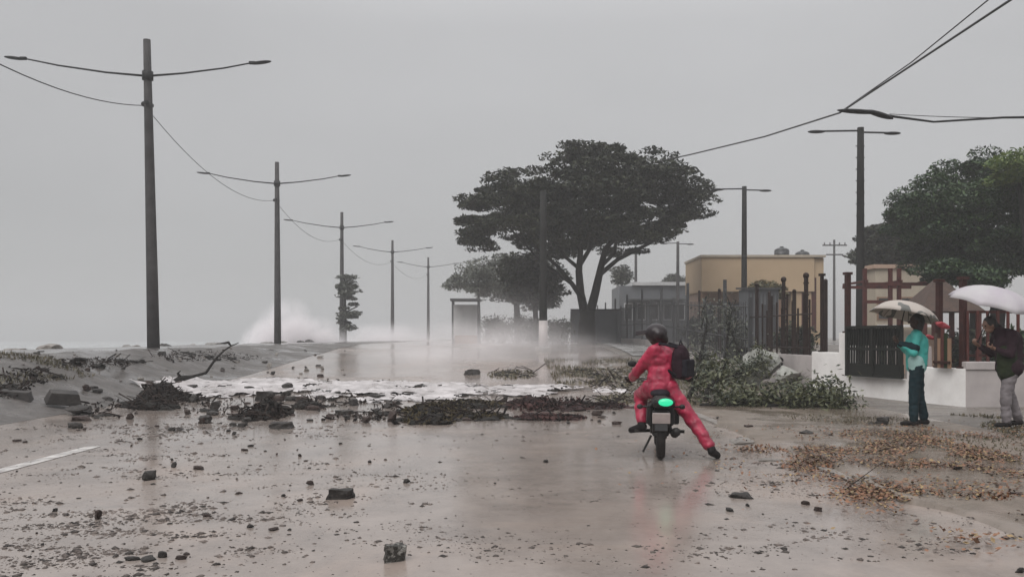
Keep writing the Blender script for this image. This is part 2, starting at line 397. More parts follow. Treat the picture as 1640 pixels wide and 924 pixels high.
# ------------------------------------------------------------------ terrain and surfaces
def sheet(name, us, ys, mt, off=0.0, follow=True, hfun=h, smooth=True):
    mb = MB(); nu = len(us)
    for y in ys:
        for u in us:
            x = u + (shift(y) if follow else 0); mb.v.append((x, y, hfun(x, y) + off))
    for j in range(len(ys) - 1):
        for i in range(nu - 1):
            a = j * nu + i; mb.f.append((a, a + 1, a + nu + 1, a + nu))
    return tag(mb.build(name, mt, None, smooth), kind='structure')
def span(a, b, s):
    n = max(1, round((b - a) / s)); return [a + (b - a) * i / n for i in range(n + 1)]
YS = span(-25, 5, 2)[:-1] + span(5, 60, .5)[:-1] + span(60, 130, 2)[:-1] + span(130, 640, 15)
def hg(x, y):
    u = x - shift(y)
    z = h(x, y)
    if -7.9 < u < 4.3: z -= .07
    if u < -14.3: z -= 3.4 * sm(0, 1.6, -14.3 - u) + .35 * abs(mnoise.noise(Vector((x * 1.3, y * 1.3, 4)))) * 2
    return z
sheet('ground', [-17, -16.4, -15.9, -15.5, -15.1, -14.8, -14.5, -14.2, -13.5, -12.5] + span(-11.6, -9, .2) + span(-8.5, 12, .7)[:-1] + span(12, 60, 4)[:-1] + [60, 90, 150, 300, 600], YS, M['ground'], 0, hfun=hg)
YR = [y for y in YS if y <= 130]
sheet('road', span(-8.3, 4.4, .4), YR, M['road'], .006)
sheet('verge', [3.3, 3.44, 3.7] + span(4, 6.9, .3), [y for y in YR if y < 31], M['verge'], .03, hfun=lambda x, y: h(x, y) - (.12 if x - shift(y) < 3.35 else 0))
sheet('sidewalk', span(4.9, 6.6, .4), [y for y in YR if y >= 36 and y < 100], M['sidewalk'], .03)
sheet('promenade', span(-14.2, -11.2, .3), YR, M['prom'], .012)
sheet('seaside_bank', span(-11.3, -8.1, .2), YR, M['bank'], .016)
# road paint: edge line
vg = bpy.data.objects['verge']
for v in vg.data.vertices:
    if v.co.x < 3.9: v.co.x += (.42 * mnoise.noise(Vector((v.co.y * .55, 0, 2))) + .16 * mnoise.noise(Vector((v.co.y * 1.9, 0, 5)))) * (3.95 - v.co.x) / .6 - .05
sheet('lane_marking', [-5.5, -5.32], [y for y in YR if 1 < y < 11.8], M['paint'], .011)
# kerb on the right: separate stretches, some sunk
mb = MB()
for y0, y1, dz in ((8.1, 9.6, -.025), (14, 17, -.02), (17.1, 24, -.01), (24.1, 34, 0)):
    for ya in span(y0, y1, 1)[:-1]:
        yb = ya + (y1 - y0) / max(1, round((y1 - y0)))
        z = (h(3.1, ya) + h(3.1, yb)) / 2
        mb.box((3.34, (ya + yb) / 2, z + dz + .004), (.15, yb - ya - .02, .12))
tag(mb.build('kerb', M['kerb'], None, bevel=.015), kind='structure')
# sea
mb = MB(); n = 90
for j in range(n):
    for i in range(n):
        x = -16.2 - (i / (n - 1)) ** 2.2 * 500; y = -30 + (j / (n - 1)) ** 1.4 * 670
        mb.v.append((x + shift(y) * (1 - i / (n - 1)), y, -1.9 + .45 * mnoise.noise(Vector((x * .07, y * .05, 1))) + .25 * mnoise.noise(Vector((x * .2, y * .15, 5)))))
for j in range(n - 1):
    for i in range(n - 1):
        a = j * n + i; mb.f.append((a, a + n, a + n + 1, a + 1))
tag(mb.build('sea', M['sea'], None, True), kind='structure')

# foaming flood water sheet lying on the road
mb = MB(); NX, NY = 230, 80
for j in range(NY):
    for i in range(NX):
        x = -10.6 + 13.6 * i / (NX - 1); t = j / (NY - 1)
        c = 22.2 + .5 * math.sin(x * .8) - .10 * x; wd = 3.3 * (1 - .7 * sm(-2, 2.6, x)) * (.9 + .4 * mnoise.noise(Vector((x * .5, 3, 0))))
        y = c + (t * 2 - 1) * wd + .5 * mnoise.noise(Vector((x * 1.3, t * 2, 7)))
        ed = math.sin(math.pi * t)
        mb.v.append((x, y, h(x, y) + .008 + .05 * ed ** .6 + ed * .13 * abs(mnoise.noise(Vector((x * 1.9, y * 2.3, 2)))) + .03 * mnoise.noise(Vector((x * 6, y * 6, 2)))))
for j in range(NY - 1):
    for i in range(NX - 1):
        a = j * NX + i; q = mb.v[a]; t = j / (NY - 1); ed = math.sin(math.pi * t) * min(1, (i + 2) / 25, (NX - i) / 40)
        n_ = mnoise.noise(Vector((q[0] * .9, q[1] * .9, 1))) + .6 * mnoise.noise(Vector((q[0] * 2.6, q[1] * 3.2, 1))) + .35 * mnoise.noise(Vector((q[0] * 7, q[1] * 7, 1)))
        if n_ < .42 - ed * 1.0 or q[0] < -8.9 + .5 * mnoise.noise(Vector((q[1] * 2, 0, 0))): continue
        mb.f.append((a, a + 1, a + NX + 1, a + NX))
tag(mb.build('flood_water', M['foam'], None, True), 'foaming white water running across the road behind the rubble', kind='structure')

# ------------------------------------------------------------------ poles, lamps, cables
def pole_mb(H, r0, r1, lean=0.0):
    return MB().tube([(lean * t * H, 0, t * H - (.25 if t == 0 else 0)) for t in (0, .25, .5, .75, 1)], [r0 + (r1 - r0) * t for t in (0, .25, .5, .75, 1)], 14)
def lamp_pole_left(x, y, H, lean, spans, label):
    z = h(x, y)
    root = empty('street_lamp', (x, y, z), 0, label, 'street lamp', 'double-armed lamp posts along the seafront')
    pole_mb(H, .2, .115, lean).build('pole', M['pole'], root, True)
    za = H - 1.18; xa = lean * za
    for s, L, up in ((-1, spans[0], .62), (1, spans[1], .46)):
        pts = [(xa + s * .1, 0, za), (xa + s * L * .3, 0, za + up * .18), (xa + s * L * .65, 0, za + up * .55), (xa + s * (L - .45), 0, za + up * .92)]
        a = MB().tube(pts, [.038, .032, .028, .024], 8).build('arm', M['metal'], root, True)
        lh = MB(); e0 = Vector(pts[-1]); lh.ell(e0 + Vector((s * .3, 0, .01)), (.36, .12, .05), (0, -s * .12, 0)); lh.box(e0 + Vector((s * .02, 0, 0)), (.2, .09, .09))
        lh.build('lamp_head', M['metal'], root, True)
    c = MB(); c.tube([(xa, 0, za - .14), (xa, 0, za + .14)], .175, 14); c.build('collar', M['metal'], root, True)
    c = MB(); c.box((lean * (H - 2.1) + .02, 0, H - 2.1), (.12, .5, .1)); c.ell((lean * (H - 2.1) - .14, 0, H - 2.1), (.1, .07, .09)); c.build('cable_bracket', M['metal'], root)
    return root
LP = [(-11.72, 29, 10.1, -.022, (4.5, 3.85), 'nearest seafront lamp post, tall tapered concrete pole with two curved arms'),
      (-12.95, 49, 10.05, -.004, (4.25, 3.9), 'second seafront lamp post from the left, above the white wave'),
      (-13.05, 68, 10.0, 0, (4.3, 3.8), 'seafront lamp post with a narrow leafy tree growing around its foot'),
      (-12.0, 89, 10.1, 0, (3.8, 3.9), 'slim hazy seafront lamp post between leafy post and farthest post'),
      (-10.2, 108, 10.1, 0, (3.6, 3.6), 'farthest and faintest seafront lamp post, left of the grey shelter')]
for a in LP: lamp_pole_left(*a)
def cable(name, pts, r, label, group=None, n=24, sag=None):
    if sag is not None:
        a, b = Vector(pts[0]), Vector(pts[1])
        pts = [a.lerp(b, i / n) - Vector((0, 0, 4 * sag * (i / n) * (1 - i / n))) for i in range(n + 1)]
    return tag(MB().tube(pts, r, 6).build(name, M['wire'], None, True), label, 'cable', group)
def hook(i, up=8.0):
    x, y, H, ln = LP[i][:4]; return (x + ln * up - .12, y, h(x, y) + up)
cable('power_cable', [(-11.6, 9, 9.0), hook(0, 7.95)], .015, 'drooping cable leaving the left edge of the picture to the nearest seafront post', sag=1.3)
for i, t in ((0, 'first and second'), (1, 'second and leafy third'), (2, 'leafy third and fourth'), (3, 'fourth and farthest')):
    cable('power_cable', [hook(i, 7.95), hook(i + 1, 7.95)], .012, 'sagging cable strung between the %s seafront lamp posts' % t, sag=.95)

def lamp_pole_right(x, y, ztop, r, arms, label, mt=None, rungs=False):
    z = h(x, y); H = ztop - z
    root = empty('street_lamp', (x, y, z), 0, label, 'street lamp', 'short-armed lamp posts behind the park fence')
    pole_mb(H, r, r * .72, .002).build('pole', mt or M['poledark'], root, True)
    for s, L in ((-1, arms[0]), (1, arms[1])):
        zz = H - .12 - (.06 if s > 0 else 0)
        MB().tube([(s * .08, 0, zz), (s * (L - .5), 0, zz - .02)], .036, 8).build('arm', M['metal'], root, True)
        lh = MB(); lh.ell((s * (L - .32), 0, zz - .04), (.34, .14, .06)); lh.build('lamp_head', M['metal'], root, True)
    if rungs:
        for q in range(7): MB().box((0, 0, H * (.62 + .05 * q)), (.34, .035, .035)).build('rung', M['metal'], root)
    return root
lamp_pole_right(13.35, 34, 9.45, .17, (2.0, 1.55), 'tall dark lamp post standing behind the dark steel gate, T-shaped top', rungs=True)
lamp_pole_right(12.3, 47, 9.4, .17, (1.7, 1.45), 'dark T-shaped lamp post standing in front of the ochre building', rungs=False)
lamp_pole_right(14.2, 76, 9.6, .17, (1.5, 1.4), 'grey lamp post at the right edge of the big tree, left of the ochre building', M['pole'])
lamp_pole_right(11.3, 81, 9.4, .16, (1.4, 1.4), 'slim grey lamp post under the right side of the big tree', M['pole'])
# lamp arm reaching into the picture from a post just right of it
px_, py_ = 12.35, 20.5; z0 = h(px_, py_)
root = empty('street_lamp', (px_, py_, z0), 0, 'curved black lamp arm reaching in from beyond the right edge, high up', 'street lamp')
pole_mb(7.4, .17, .12).build('pole', M['poledark'], root, True)
zl = P(1425, 190, 20.5).z - z0
MB().tube([(-.05, 0, zl + .03), (-1.0, 0, zl + .02), (-2.6, 0, zl - .08), (-3.5, 0, zl + .04), (-4.1, 0, zl + .14)], [.03, .026, .024, .03, .03], 8).build('arm', M['metal'], root, True)
lh = MB(); lh.ell((-4.35, 0, zl + .16), (.5, .12, .05), (0, .06, 0)); lh.ell((-3.85, 0, zl + .09), (.34, .1, .06), (0, .3, 0)); lh.build('lamp_head', M['metal'], root, True)
A0 = [P(1700, -60, 17), P(1625, -4, 20), P(1345, 181, 30), P(1225, 219, 35), P(1105, 248, 40), P(1040, 262, 47)]
cable('power_cable', [Vector(p) for p in A0], [.03] * 6, 'thicker of two cables running from the top right corner to the big tree')
A1 = [P(1690, -90, 17), P(1588, -4, 20), P(1460, 100, 24.5), P(1348, 178, 30.2)]
cable('power_cable', A1, .017, 'thin upper cable meeting the thick cable at the curved lamp arm')
cable('power_cable', [P(1425, 183, 31), P(1700, 189, 24)], .014, 'thin level cable running to the right edge at the height of the lamp arm', sag=.05)
# pole with whitewashed foot under the big tree
x, y = X(870, 40), 40
root = empty('utility_pole', (x, y, h(x, y)), 0, 'dark pole with whitewashed foot in front of the big tree', 'pole')
pole_mb(7.2, .19, .14).build('pole', M['poledark'], root, True)
MB().tube([(0, 0, 0), (0, 0, 1.35)], [.21, .2], 16).build('whitewashed_band', M['greywall'], root, True)
MB().box((0, 0, .05), (.7, .7, .22)).build('footing', M['concrete'], root, bevel=.03)
# far utility pole
x, y = X(1336, 95), 95
root = empty('utility_pole', (x, y, h(x, y)), 0, 'distant thin utility pole with crossarms right of the ochre building', 'pole')
pole_mb(10.8, .16, .11).build('pole', M['pole'], root, True)
for zz, L in ((10.2, 2.6), (9.2, 1.8)): MB().box((0, -.15, zz), (L, .12, .14)).build('crossarm', M['pole'], root)
for k in (-1.1, -.5, .5, 1.1): MB().tube([(k, -.15, 10.27), (k, -.15, 10.5)], .06, 8).build('insulator', M['pole'], root)

# ------------------------------------------------------------------ trees
def inpoly(x, y, poly):
    c = False; n = len(poly)
    for i in range(n):
        x1, y1 = poly[i]; x2, y2 = poly[(i + 1) % n]
        if (y1 > y) != (y2 > y) and x < (x2 - x1) * (y - y1) / (y2 - y1) + x1: c = not c
    return c
def crown_pts(poly, d, depth, nc, nl, cr, squash=.42, edge=10):
    """clumps of leaves filling a crown of the given profile, round in plan"""
    xs = [p[0] for p in poly]; ys = [p[1] for p in poly]; cx = (min(xs) + max(xs)) / 2; hw = (max(xs) - min(xs)) / 2
    out = []; k = 0; cy = (min(ys) + max(ys)) / 2; hh_ = (max(ys) - min(ys)) / 2; mpx = cr * F / d * .75; fx = max(.6, 1 - mpx / hw); fy = max(.6, 1 - mpx * (.35 + squash) / hh_)
    zmin = EYE + (HY - max(ys)) / F * d
    while k < nc:
        px, py = rng.uniform(min(xs), max(xs)), rng.uniform(min(ys), max(ys))
        if not inpoly(px, py, poly): continue
        dd = depth * math.sqrt(max(.05, 1 - ((px - cx) / hw) ** 2)); o = rng.uniform(-1, 1) * dd
        c = P(cx + (px - cx) * fx, cy + (py - cy) * fy, d); t_ = o / max(depth, .01); c = Vector((c.x * (1 - .25 * t_ * t_) + .25 * t_ * t_ * X(cx, d), d + o, zmin + (c.z - zmin) * (1 - .35 * t_ * t_ - .12 * max(0, -t_))))
        r = cr * rng.uniform(.55, 1.25)
        n = int(nl * rng.uniform(.5, 1.4))
        v = nr.normal(0, 1, (n, 3)); v /= np.linalg.norm(v, axis=1)[:, None]
        v *= (nr.uniform(.35, 1, n) ** .45)[:, None]
        v[:, 2] = np.where(v[:, 2] < 0, v[:, 2] * .55, v[:, 2])
        out.append(np.array(c)[None] + v * np.array([r, r, r * squash])[None]); k += 1
    return np.concatenate(out)
def tree(label, poly, d, depth, trunk, limbs, lm, nc, nl, cr, leaf, group=None, name='tree', squash=.42, extra=None, flat=.5, cat='tree'):
    """trunk: [(px,py,r)...] limbs: list of the same; drawn at distance d"""
    bx = X(trunk[0][0], d); bz = h(bx, d)
    root = empty(name, (bx, d, bz), 0, label, cat, group); inv = Vector((bx, d, bz))
    def line(seg, first):
        pts = [Vector((P(a, b, d).x, d + (rng.uniform(-.5, .5) if i else 0), P(a, b, d).z)) - inv for i, (a, b, r) in enumerate(seg)]
        if first: pts[0] = Vector((0, 0, -.2))
        return pts, [r for *_, r in seg]
    mb = MB(); p, r = line(trunk, True); mb.tube(p, r, 10); mb.build('trunk', M['bark'], root, True)
    for sgs in limbs:
        mb = MB(); p, r = line(sgs, False); mb.tube(p, r, 7); mb.build('limb', M['bark'], root, True)
    C = crown_pts(poly, d, depth, nc, nl, cr, squash) - np.array(inv)[None]
    if extra is not None: C = np.concatenate([C, extra - np.array(inv)[None]])
    leaves('crown', C, leaf, M[lm], root, flat)
    return root
big = [(p[0], HY + (p[1] - HY) * 1.035) for p in [(718, 358), (730, 335), (752, 318), (775, 290), (800, 283), (850, 268), (868, 250), (890, 236), (930, 222), (965, 226), (1005, 236), (1012, 224), (1024, 222), (1022, 240), (1060, 244), (1078, 232), (1088, 240), (1098, 262),
       (1112, 285), (1138, 308), (1150, 330), (1148, 358), (1118, 368), (1095, 380), (1070, 396), (1045, 418), (1010, 414), (985, 400), (930, 400), (895, 424), (850, 418), (810, 392), (775, 368), (768, 412), (734, 412)]]
tree('huge spreading umbrella-shaped dark tree in the middle distance', big, 50, 7.5,
     [(940, 548, .55), (940, 515, .46), (940, 497, .4)],
     [[(937, 505, .28), (930, 470, .24), (926, 435, .2), (930, 400, .16), (905, 350, .1)], [(944, 505, .28), (952, 470, .24), (962, 430, .2), (968, 400, .16), (1000, 365, .12)],
      [(934, 480, .18), (915, 455, .13), (890, 425, .1), (850, 390, .07)], [(960, 440, .15), (990, 415, .12), (1040, 390, .09), (1090, 355, .06)],
      [(928, 425, .15), (945, 398, .12), (955, 330, .08)], [(964, 425, .13), (985, 405, .1), (990, 340, .07)], [(920, 458, .1), (870, 420, .07), (800, 350, .05)], [(927, 430, .12), (905, 410, .1), (880, 370, .06)]],
     'leafA', 500, 210, .92, .12, squash=.33)
lowt = [(704, 452), (722, 428), (745, 412), (780, 405), (800, 395), (850, 396), (885, 408), (908, 440), (912, 470), (900, 490), (880, 500), (850, 505), (825, 498), (800, 478), (790, 488), (770, 470), (745, 462), (712, 465)]
tree('hazy grey-green tree behind the shelter, lower than the big tree', lowt, 72, 4.5,
     [(830, 548, .3), (828, 500, .25), (826, 460, .2)], [[(828, 490, .15), (790, 450, .1), (750, 430, .06)], [(828, 480, .15), (860, 450, .1), (885, 430, .06)]],
     'leafD', 130, 130, 1.2, .15)
tree('dark bushy tree behind the whitewashed pole, left of the big trunk', [(796, 410), (815, 398), (850, 392), (890, 402), (912, 438), (914, 472), (898, 496), (870, 506), (840, 498), (808, 480), (796, 445)], 57, 2.4,
     [(858, 549, .2), (858, 510, .17), (856, 470, .14)], [[(857, 490, .1), (880, 460, .08), (895, 440, .05)], [(857, 485, .1), (835, 455, .08), (820, 435, .05)]], 'leafA', 120, 150, .85, .13)
tree('slim hazy sapling just right of the shelter roof', [(735, 425), (760, 410), (795, 420), (800, 450), (785, 475), (760, 480), (740, 460)], 66, 1.6,
     [(768, 549, .1), (768, 500, .08), (766, 450, .06)], [], 'leafD', 26, 80, .8, .13)
tree('narrow ragged tree wrapped around the third seafront lamp post', [(538, 440), (545, 418), (566, 420), (572, 438), (562, 465), (572, 480), (584, 490), (580, 505), (568, 508), (560, 520), (560, 535), (546, 536), (538, 515), (544, 480), (536, 460)], 66.5, .9,
     [(553, 549, .12), (552, 500, .09), (553, 440, .06)], [[(553, 500, .05), (572, 490, .04)]], 'leafD', 46, 90, .55, .12)
tree('small dark tree seen between big tree trunk and slate building', [(978, 432), (990, 415), (1008, 420), (1012, 445), (1000, 462), (982, 458)], 85, 1.5,
     [(996, 548, .14), (996, 455, .1)], [], 'leafA', 26, 90, .8, .14)
tree('low rounded dark treetop above the pale roof of slate building', [(1060, 458), (1068, 442), (1082, 436), (1096, 445), (1102, 458)], 98, 2,
     [(1082, 548, .16), (1082, 455, .12)], [], 'leafA', 26, 90, .9, .15)
tree('small golden-green tree growing in front of the ochre building', [(1198, 470), (1208, 448), (1228, 440), (1248, 448), (1262, 462), (1258, 482), (1240, 488), (1215, 480)], 44, 1.1,
     [(1232, 558, .08), (1232, 520, .06), (1232, 470, .05)], [], 'leafG', 60, 110, .5, .085)
T = 'dense trees standing in the park at the right'
tree('dark rounded tree just right of the tall lamp post', [(1366, 400), (1374, 378), (1400, 352), (1430, 342), (1470, 358), (1490, 400), (1480, 440), (1440, 446), (1395, 434), (1368, 424)], 50, 3,
     [(1420, 555, .25), (1422, 480, .2), (1424, 420, .15)], [[(1423, 450, .12), (1400, 410, .07)], [(1423, 450, .12), (1455, 400, .07)]], 'leafA', 130, 260, .75, .12, group=T)
bigr = [(1414, 335), (1436, 295), (1470, 278), (1500, 276), (1500, 246), (1530, 238), (1560, 228), (1590, 222), (1640, 232), (1700, 250), (1780, 300), (1800, 400), (1700, 460), (1620, 462), (1575, 450), (1540, 462), (1495, 440), (1475, 415), (1450, 385), (1420, 352)]
tree('large dense green tree filling the right edge above the white umbrella', bigr, 36, 4.2,
     [(1590, 560, .32), (1592, 500, .28), (1590, 440, .22)], [[(1591, 470, .2), (1550, 420, .14), (1500, 350, .09)], [(1591, 460, .2), (1630, 400, .14), (1680, 330, .09)], [(1590, 450, .16), (1585, 380, .12), (1560, 290, .07)]],
     'leafB', 400, 330, .72, .085, group=T, squash=.5)
tree('light green treetop peeking over the large tree at the right edge', [(1585, 262), (1600, 236), (1630, 226), (1680, 232), (1710, 270), (1650, 300), (1600, 290)], 31, 1.6,
     [(1650, 565, .16), (1650, 480, .13), (1645, 290, .08)], [], 'leafC', 40, 170, .5, .08, group=T)
tree('low-hanging bushy tree between the large tree and the brown roof', [(1470, 420), (1500, 402), (1545, 410), (1590, 430), (1600, 462), (1560, 470), (1520, 462), (1485, 450)], 30, 1.8,
     [(1555, 575, .14), (1553, 520, .11), (1548, 450, .08)], [], 'leafB', 70, 190, .5, .08, group=T)
# shrubs behind the road
def shrub(px, pyb, d, wpx, hpx, lm, label, group=None, nc=26, nl=90):
    b = Vector((X(px, d), d, 0)); b.z = h(b.x, d); s = d / F
    root = empty('shrub', b, 0, label, 'shrub', group)
    st = MB()
    for k in range(5):
        a = rng.uniform(0, 6.28); st.tube([(0, 0, -.05), (math.cos(a) * wpx * s * .25, math.sin(a) * .3, hpx * s * .6)], [.035, .015], 5)
    st.build('stem', M['bark'], root)
    C = []
    for k in range(nc):
        c = np.array([rng.uniform(-.42, .42) * wpx * s, rng.uniform(-.35, .35) * wpx * s, hpx * s * rng.uniform(.12, .88)])
        v = nr.normal(0, .42, (nl, 3)) * min(wpx, hpx) * s * .32; C.append(c + v)
    C = np.concatenate(C); C[:, 2] = np.abs(C[:, 2]) + .03
    leaves('foliage', C, .09, M[lm], root, .6)
SG = 'dark shrubs in the haze beyond the wet road'
for a in ((790, 548, 58, 34, 42, 'leafA', 'dark shrub directly right of the grey shelter'), (822, 548, 57, 46, 40, 'leafA', 'broad dark shrub midway between shelter and whitewashed pole'),
          (852, 548, 56, 34, 38, 'leafD', 'dark shrub just left of the whitewashed pole'), (895, 548, 50, 40, 36, 'leafD', 'greyish shrub just right of the whitewashed pole'),
          (757, 548, 62, 26, 50, 'leafD', 'tall thin shrub half hidden behind the grey shelter')):
    shrub(*a, group=SG)

# ------------------------------------------------------------------ shelter, walls and buildings of the middle distance
d = 52; x0, x1 = X(724, d), X(768, d); zb = h(-2.6, d)
root = empty('bus_shelter', ((x0 + x1) / 2, d, zb), 0, 'small grey roadside shelter with flat roof, left of the big tree', 'shelter')
wd = x1 - x0
MB().box((0, .55, 1.3), (wd - .1, .06, 2.0)).build('back_panel', M['rooflight'], root)
MB().box((0, .1, 2.55), (wd + .15, 1.5, .14)).build('roof', M['fencegrey'], root, bevel=.02)
for sx_ in (-1, 1):
    for sy in (-.5, .6): MB().box((sx_ * (wd / 2 - .06), sy, 1.24), (.09, .09, 2.48)).build('post', M['fencegrey'], root)
MB().box((wd / 2 - .02, .05, 1.35), (.04, 1.0, 1.8)).build('side_panel', M['slate'], root)
MB().box((0, .28, .45), (wd - .35, .4, .08)).build('bench_seat', M['brownwall'], root)
MB().box((0, .2, .2), (wd - .3, .25, .42)).build('bench_base', M['brownwall'], root)
# low hazy dark wall behind the big tree trunk
d = 56; x0, x1 = X(915, d), X(992, d); xm = (x0 + x1) / 2
root = empty('boundary_wall', (xm, d, h(xm, d)), 0, 'plain dark grey wall behind the foot of the big tree', 'wall')
MB().box((0, 0, 1.0), (x1 - x0, .25, 2.1)).build('wall_panel', M['slate'], root)
MB().box((0, 0, 2.09), (x1 - x0 + .1, .36, .09)).build('coping', M['fencegrey'], root)
for k in (-1.48, 0, 1.48): MB().box((k, -.16, 1.0), (.22, .1, 2.02)).build('pier', M['slate'], root)
# slate building with pale roof edge
d = 78; x0, x1 = X(992, d), X(1104, d); xm = (x0 + x1) / 2; zb = h(xm, d); zt = P(0, 456, d).z - zb; wd = x1 - x0
root = empty('building', (xm, d, zb), 0, 'long low slate-grey building with a pale flat roof edge', 'building')
MB().box((0, 3, zt / 2 - .05), (wd, 6, zt - .1)).build('wall', M['slate'], root)
MB().box((.6, 2.9, zt + .07), (wd - 1.0, 6.6, .3)).build('roof_edge', M['rooflight'], root)
for k in range(5):
    f = MB().box((-2.3 + k * 1.15, -.03, 2.6), (.75, .08, 1.5)).build('window', M['rooflight'], root)
    MB().box((-2.3 + k * 1.15, -.08, 2.6), (.6, .03, 1.32)).build('pane', M['glass'], f)
MB().box((0, -.9, 3.6), (wd * .8, 1.7, .12)).build('awning', M['fencegrey'], root)
# ochre building
d = 55; x0, x1 = X(1120, d), X(1315, d); xm = (x0 + x1) / 2; wd = x1 - x0; zb = h(xm, d); zt = P(0, 413, d).z - zb; zf = P(0, 468, d).z - zb
root = empty('building', (xm, d, zb), 0, 'flat-roofed ochre building with water tanks on its roof', 'building')
MB().box((0, 2.6, zf / 2), (wd - .3, 3.3, zf)).build('wall', M['pinkwall'], root)
MB().box((-wd * .04, 1.9, (zt + zf) / 2), (wd * .92, 5, zt - zf)).build('upper_storey', M['ochre'], root, bevel=.03)
MB().box((wd * .37, 1.9, zt / 2 - .03), (wd * .26, 4.7, zt - .06)).build('side_wing', M['ochre'], root)
MB().box((0, 1.9, zt + .05), (wd + .12, 5.2, .14)).build('parapet', M['beige'], root)
for k in (-3.75, -2.3, -.5, 1.0): MB().box((k, -.35, zf / 2), (.26, .26, zf)).build('column', M['brownwall'], root)
for k in (wd * .34, wd * .42): MB().box((k, -.43, zt * .45), (.3, .06, zt * .62)).build('pilaster', M['redbeam'], root)
for k in (-3.1, -1.3, .3):
    f = MB().box((k, .96, 1.9), (1.0, .1, 1.3)).build('window', M['brownwall'], root)
    MB().box((k, .9, 1.9), (.82, .04, 1.1)).build('pane', M['glass'], f)
for px, r in ((1252, .48), (1285, .46)):
    q = P(px, 413, 58); rt = empty('water_tank', (q.x, 58, zb + zt + .12), 0, 'black domed water tank on the ochre roof, %s' % ('nearer its middle' if px < 1260 else 'lower one nearer its right end'), 'water tank', 'tanks on the ochre roof')
    hh = .6 if px < 1260 else .38
    MB().tube([(0, 0, 0), (0, 0, hh)], r, 20).build('tank_body', M['tank'], rt, True); MB().ell((0, 0, hh), (r, r, .22), nu=20).build('tank_dome', M['tank'], rt, True)
    MB().tube([(0, 0, hh + .18), (0, 0, hh + .28)], .12, 12).build('lid', M['tank'], rt)
# grey shed
d = 42; x0, x1 = X(1197, d), X(1247, d); xm = (x0 + x1) / 2; zb = h(xm, d); zt = P(0, 462, d).z - zb
root = empty('shed', (xm, d, zb), 0, 'narrow blue-grey sheet metal shed in front of the ochre building', 'shed')
MB().box((0, .8, zt / 2), (x1 - x0, 1.6, zt)).build('wall', M['slate'], root)
mb = MB()
for k in range(9): mb.box((-(x1 - x0) / 2 + .08 + k * (x1 - x0 - .16) / 8, -.02, zt / 2 - .1), (.05, .04, zt - .3))
mb.build('ribbing', M['fencegrey'], root)
MB().box((0, .75, zt + .04), (x1 - x0 + .25, 1.9, .08), (.05, 0, 0)).build('roof', M['fencegrey'], root)
MB().box((.25, -.05, 1.05), (.62, .05, 2.0)).build('door', M['fencegrey'], root)
# beige building right
d = 46; x0, x1 = X(1402, d), X(1505, d); xm = (x0 + x1) / 2; zb = h(xm, d); zt = P(0, 430, d).z - zb; wd = x1 - x0
root = empty('building', (xm, d, zb), 0, 'beige single-storey building under the trees behind the gate', 'building')
MB().box((0, 1, zt / 2), (wd, 2, zt)).build('wall', M['beige'], root)
MB().box((0, 1, zt + .1), (wd + .3, 2.3, .2)).build('roof', M['pinkwall'], root)
for k in (-1.2, 0.0, 1.2):
    f = MB().box((k, -.03, 1.9), (.8, .08, 1.2)).build('window', M['brownwall'], root); MB().box((k, -.08, 1.9), (.64, .03, 1.04)).build('pane', M['glass'], f)
MB().box((0, -.35, 1.0), (wd, .3, .12)).build('ledge', M['white'], root)
# red steel frame (pergola)
d = 31; x0, x1 = X(1384, d), X(1500, d); xm = (x0 + x1) / 2; zb = h(xm, d)
root = empty('pergola', (xm, d, zb), 0, 'rusty red open steel frame standing behind the gate', 'pergola')
zt = P(0, 455, d).z - zb
for zz in (zt, zt - .62): MB().box((0, 0, zz), (x1 - x0, .1, .11)).build('beam', M['redbeam'], root)
for px in (1386, 1427, 1441, 1497):
    for yy in (0,): MB().box((X(px, d) - xm, yy + .06, (zt + .55) / 2), (.12, .12, zt + .55)).build('post', M['redbeam'], root)
for yy in (2.0,): MB().box((0, yy, zt), (x1 - x0, .1, .11)).build('beam', M['redbeam'], root)
for k in (-1.2, 0, 1.2): MB().box((k, 1, zt + .1), (.08, 2.2, .08)).build('rafter', M['redbeam'], root)
# brown-roofed hut
d = 27; xm = X(1503, d); zb = h(xm, d)
root = empty('hut', (xm, d, zb), 0, 'small open hut with steep brown roof behind the red-brown posts', 'hut')
zt = P(0, 447, d).z - zb; ze = P(0, 500, d).z - zb
mb = MB(); L = .95; mb.add([(-L, -L, ze), (L, -L, ze), (L, L, ze), (-L, L, ze), (-.12, 0, zt), (.12, 0, zt)], [(0, 1, 5, 4), (1, 2, 5), (2, 3, 4, 5), (3, 0, 4), (3, 2, 1, 0)]); mb.build('roof', M['thatch'], root)
for a in (-1, 1):
    for b in (-1, 1): MB().box((a * .8, b * .8, ze / 2), (.12, .12, ze)).build('post', M['redbeam'], root)
MB().box((0, .8, .55), (1.5, .06, 1.1)).build('back_rail', M['pinkwall'], root)

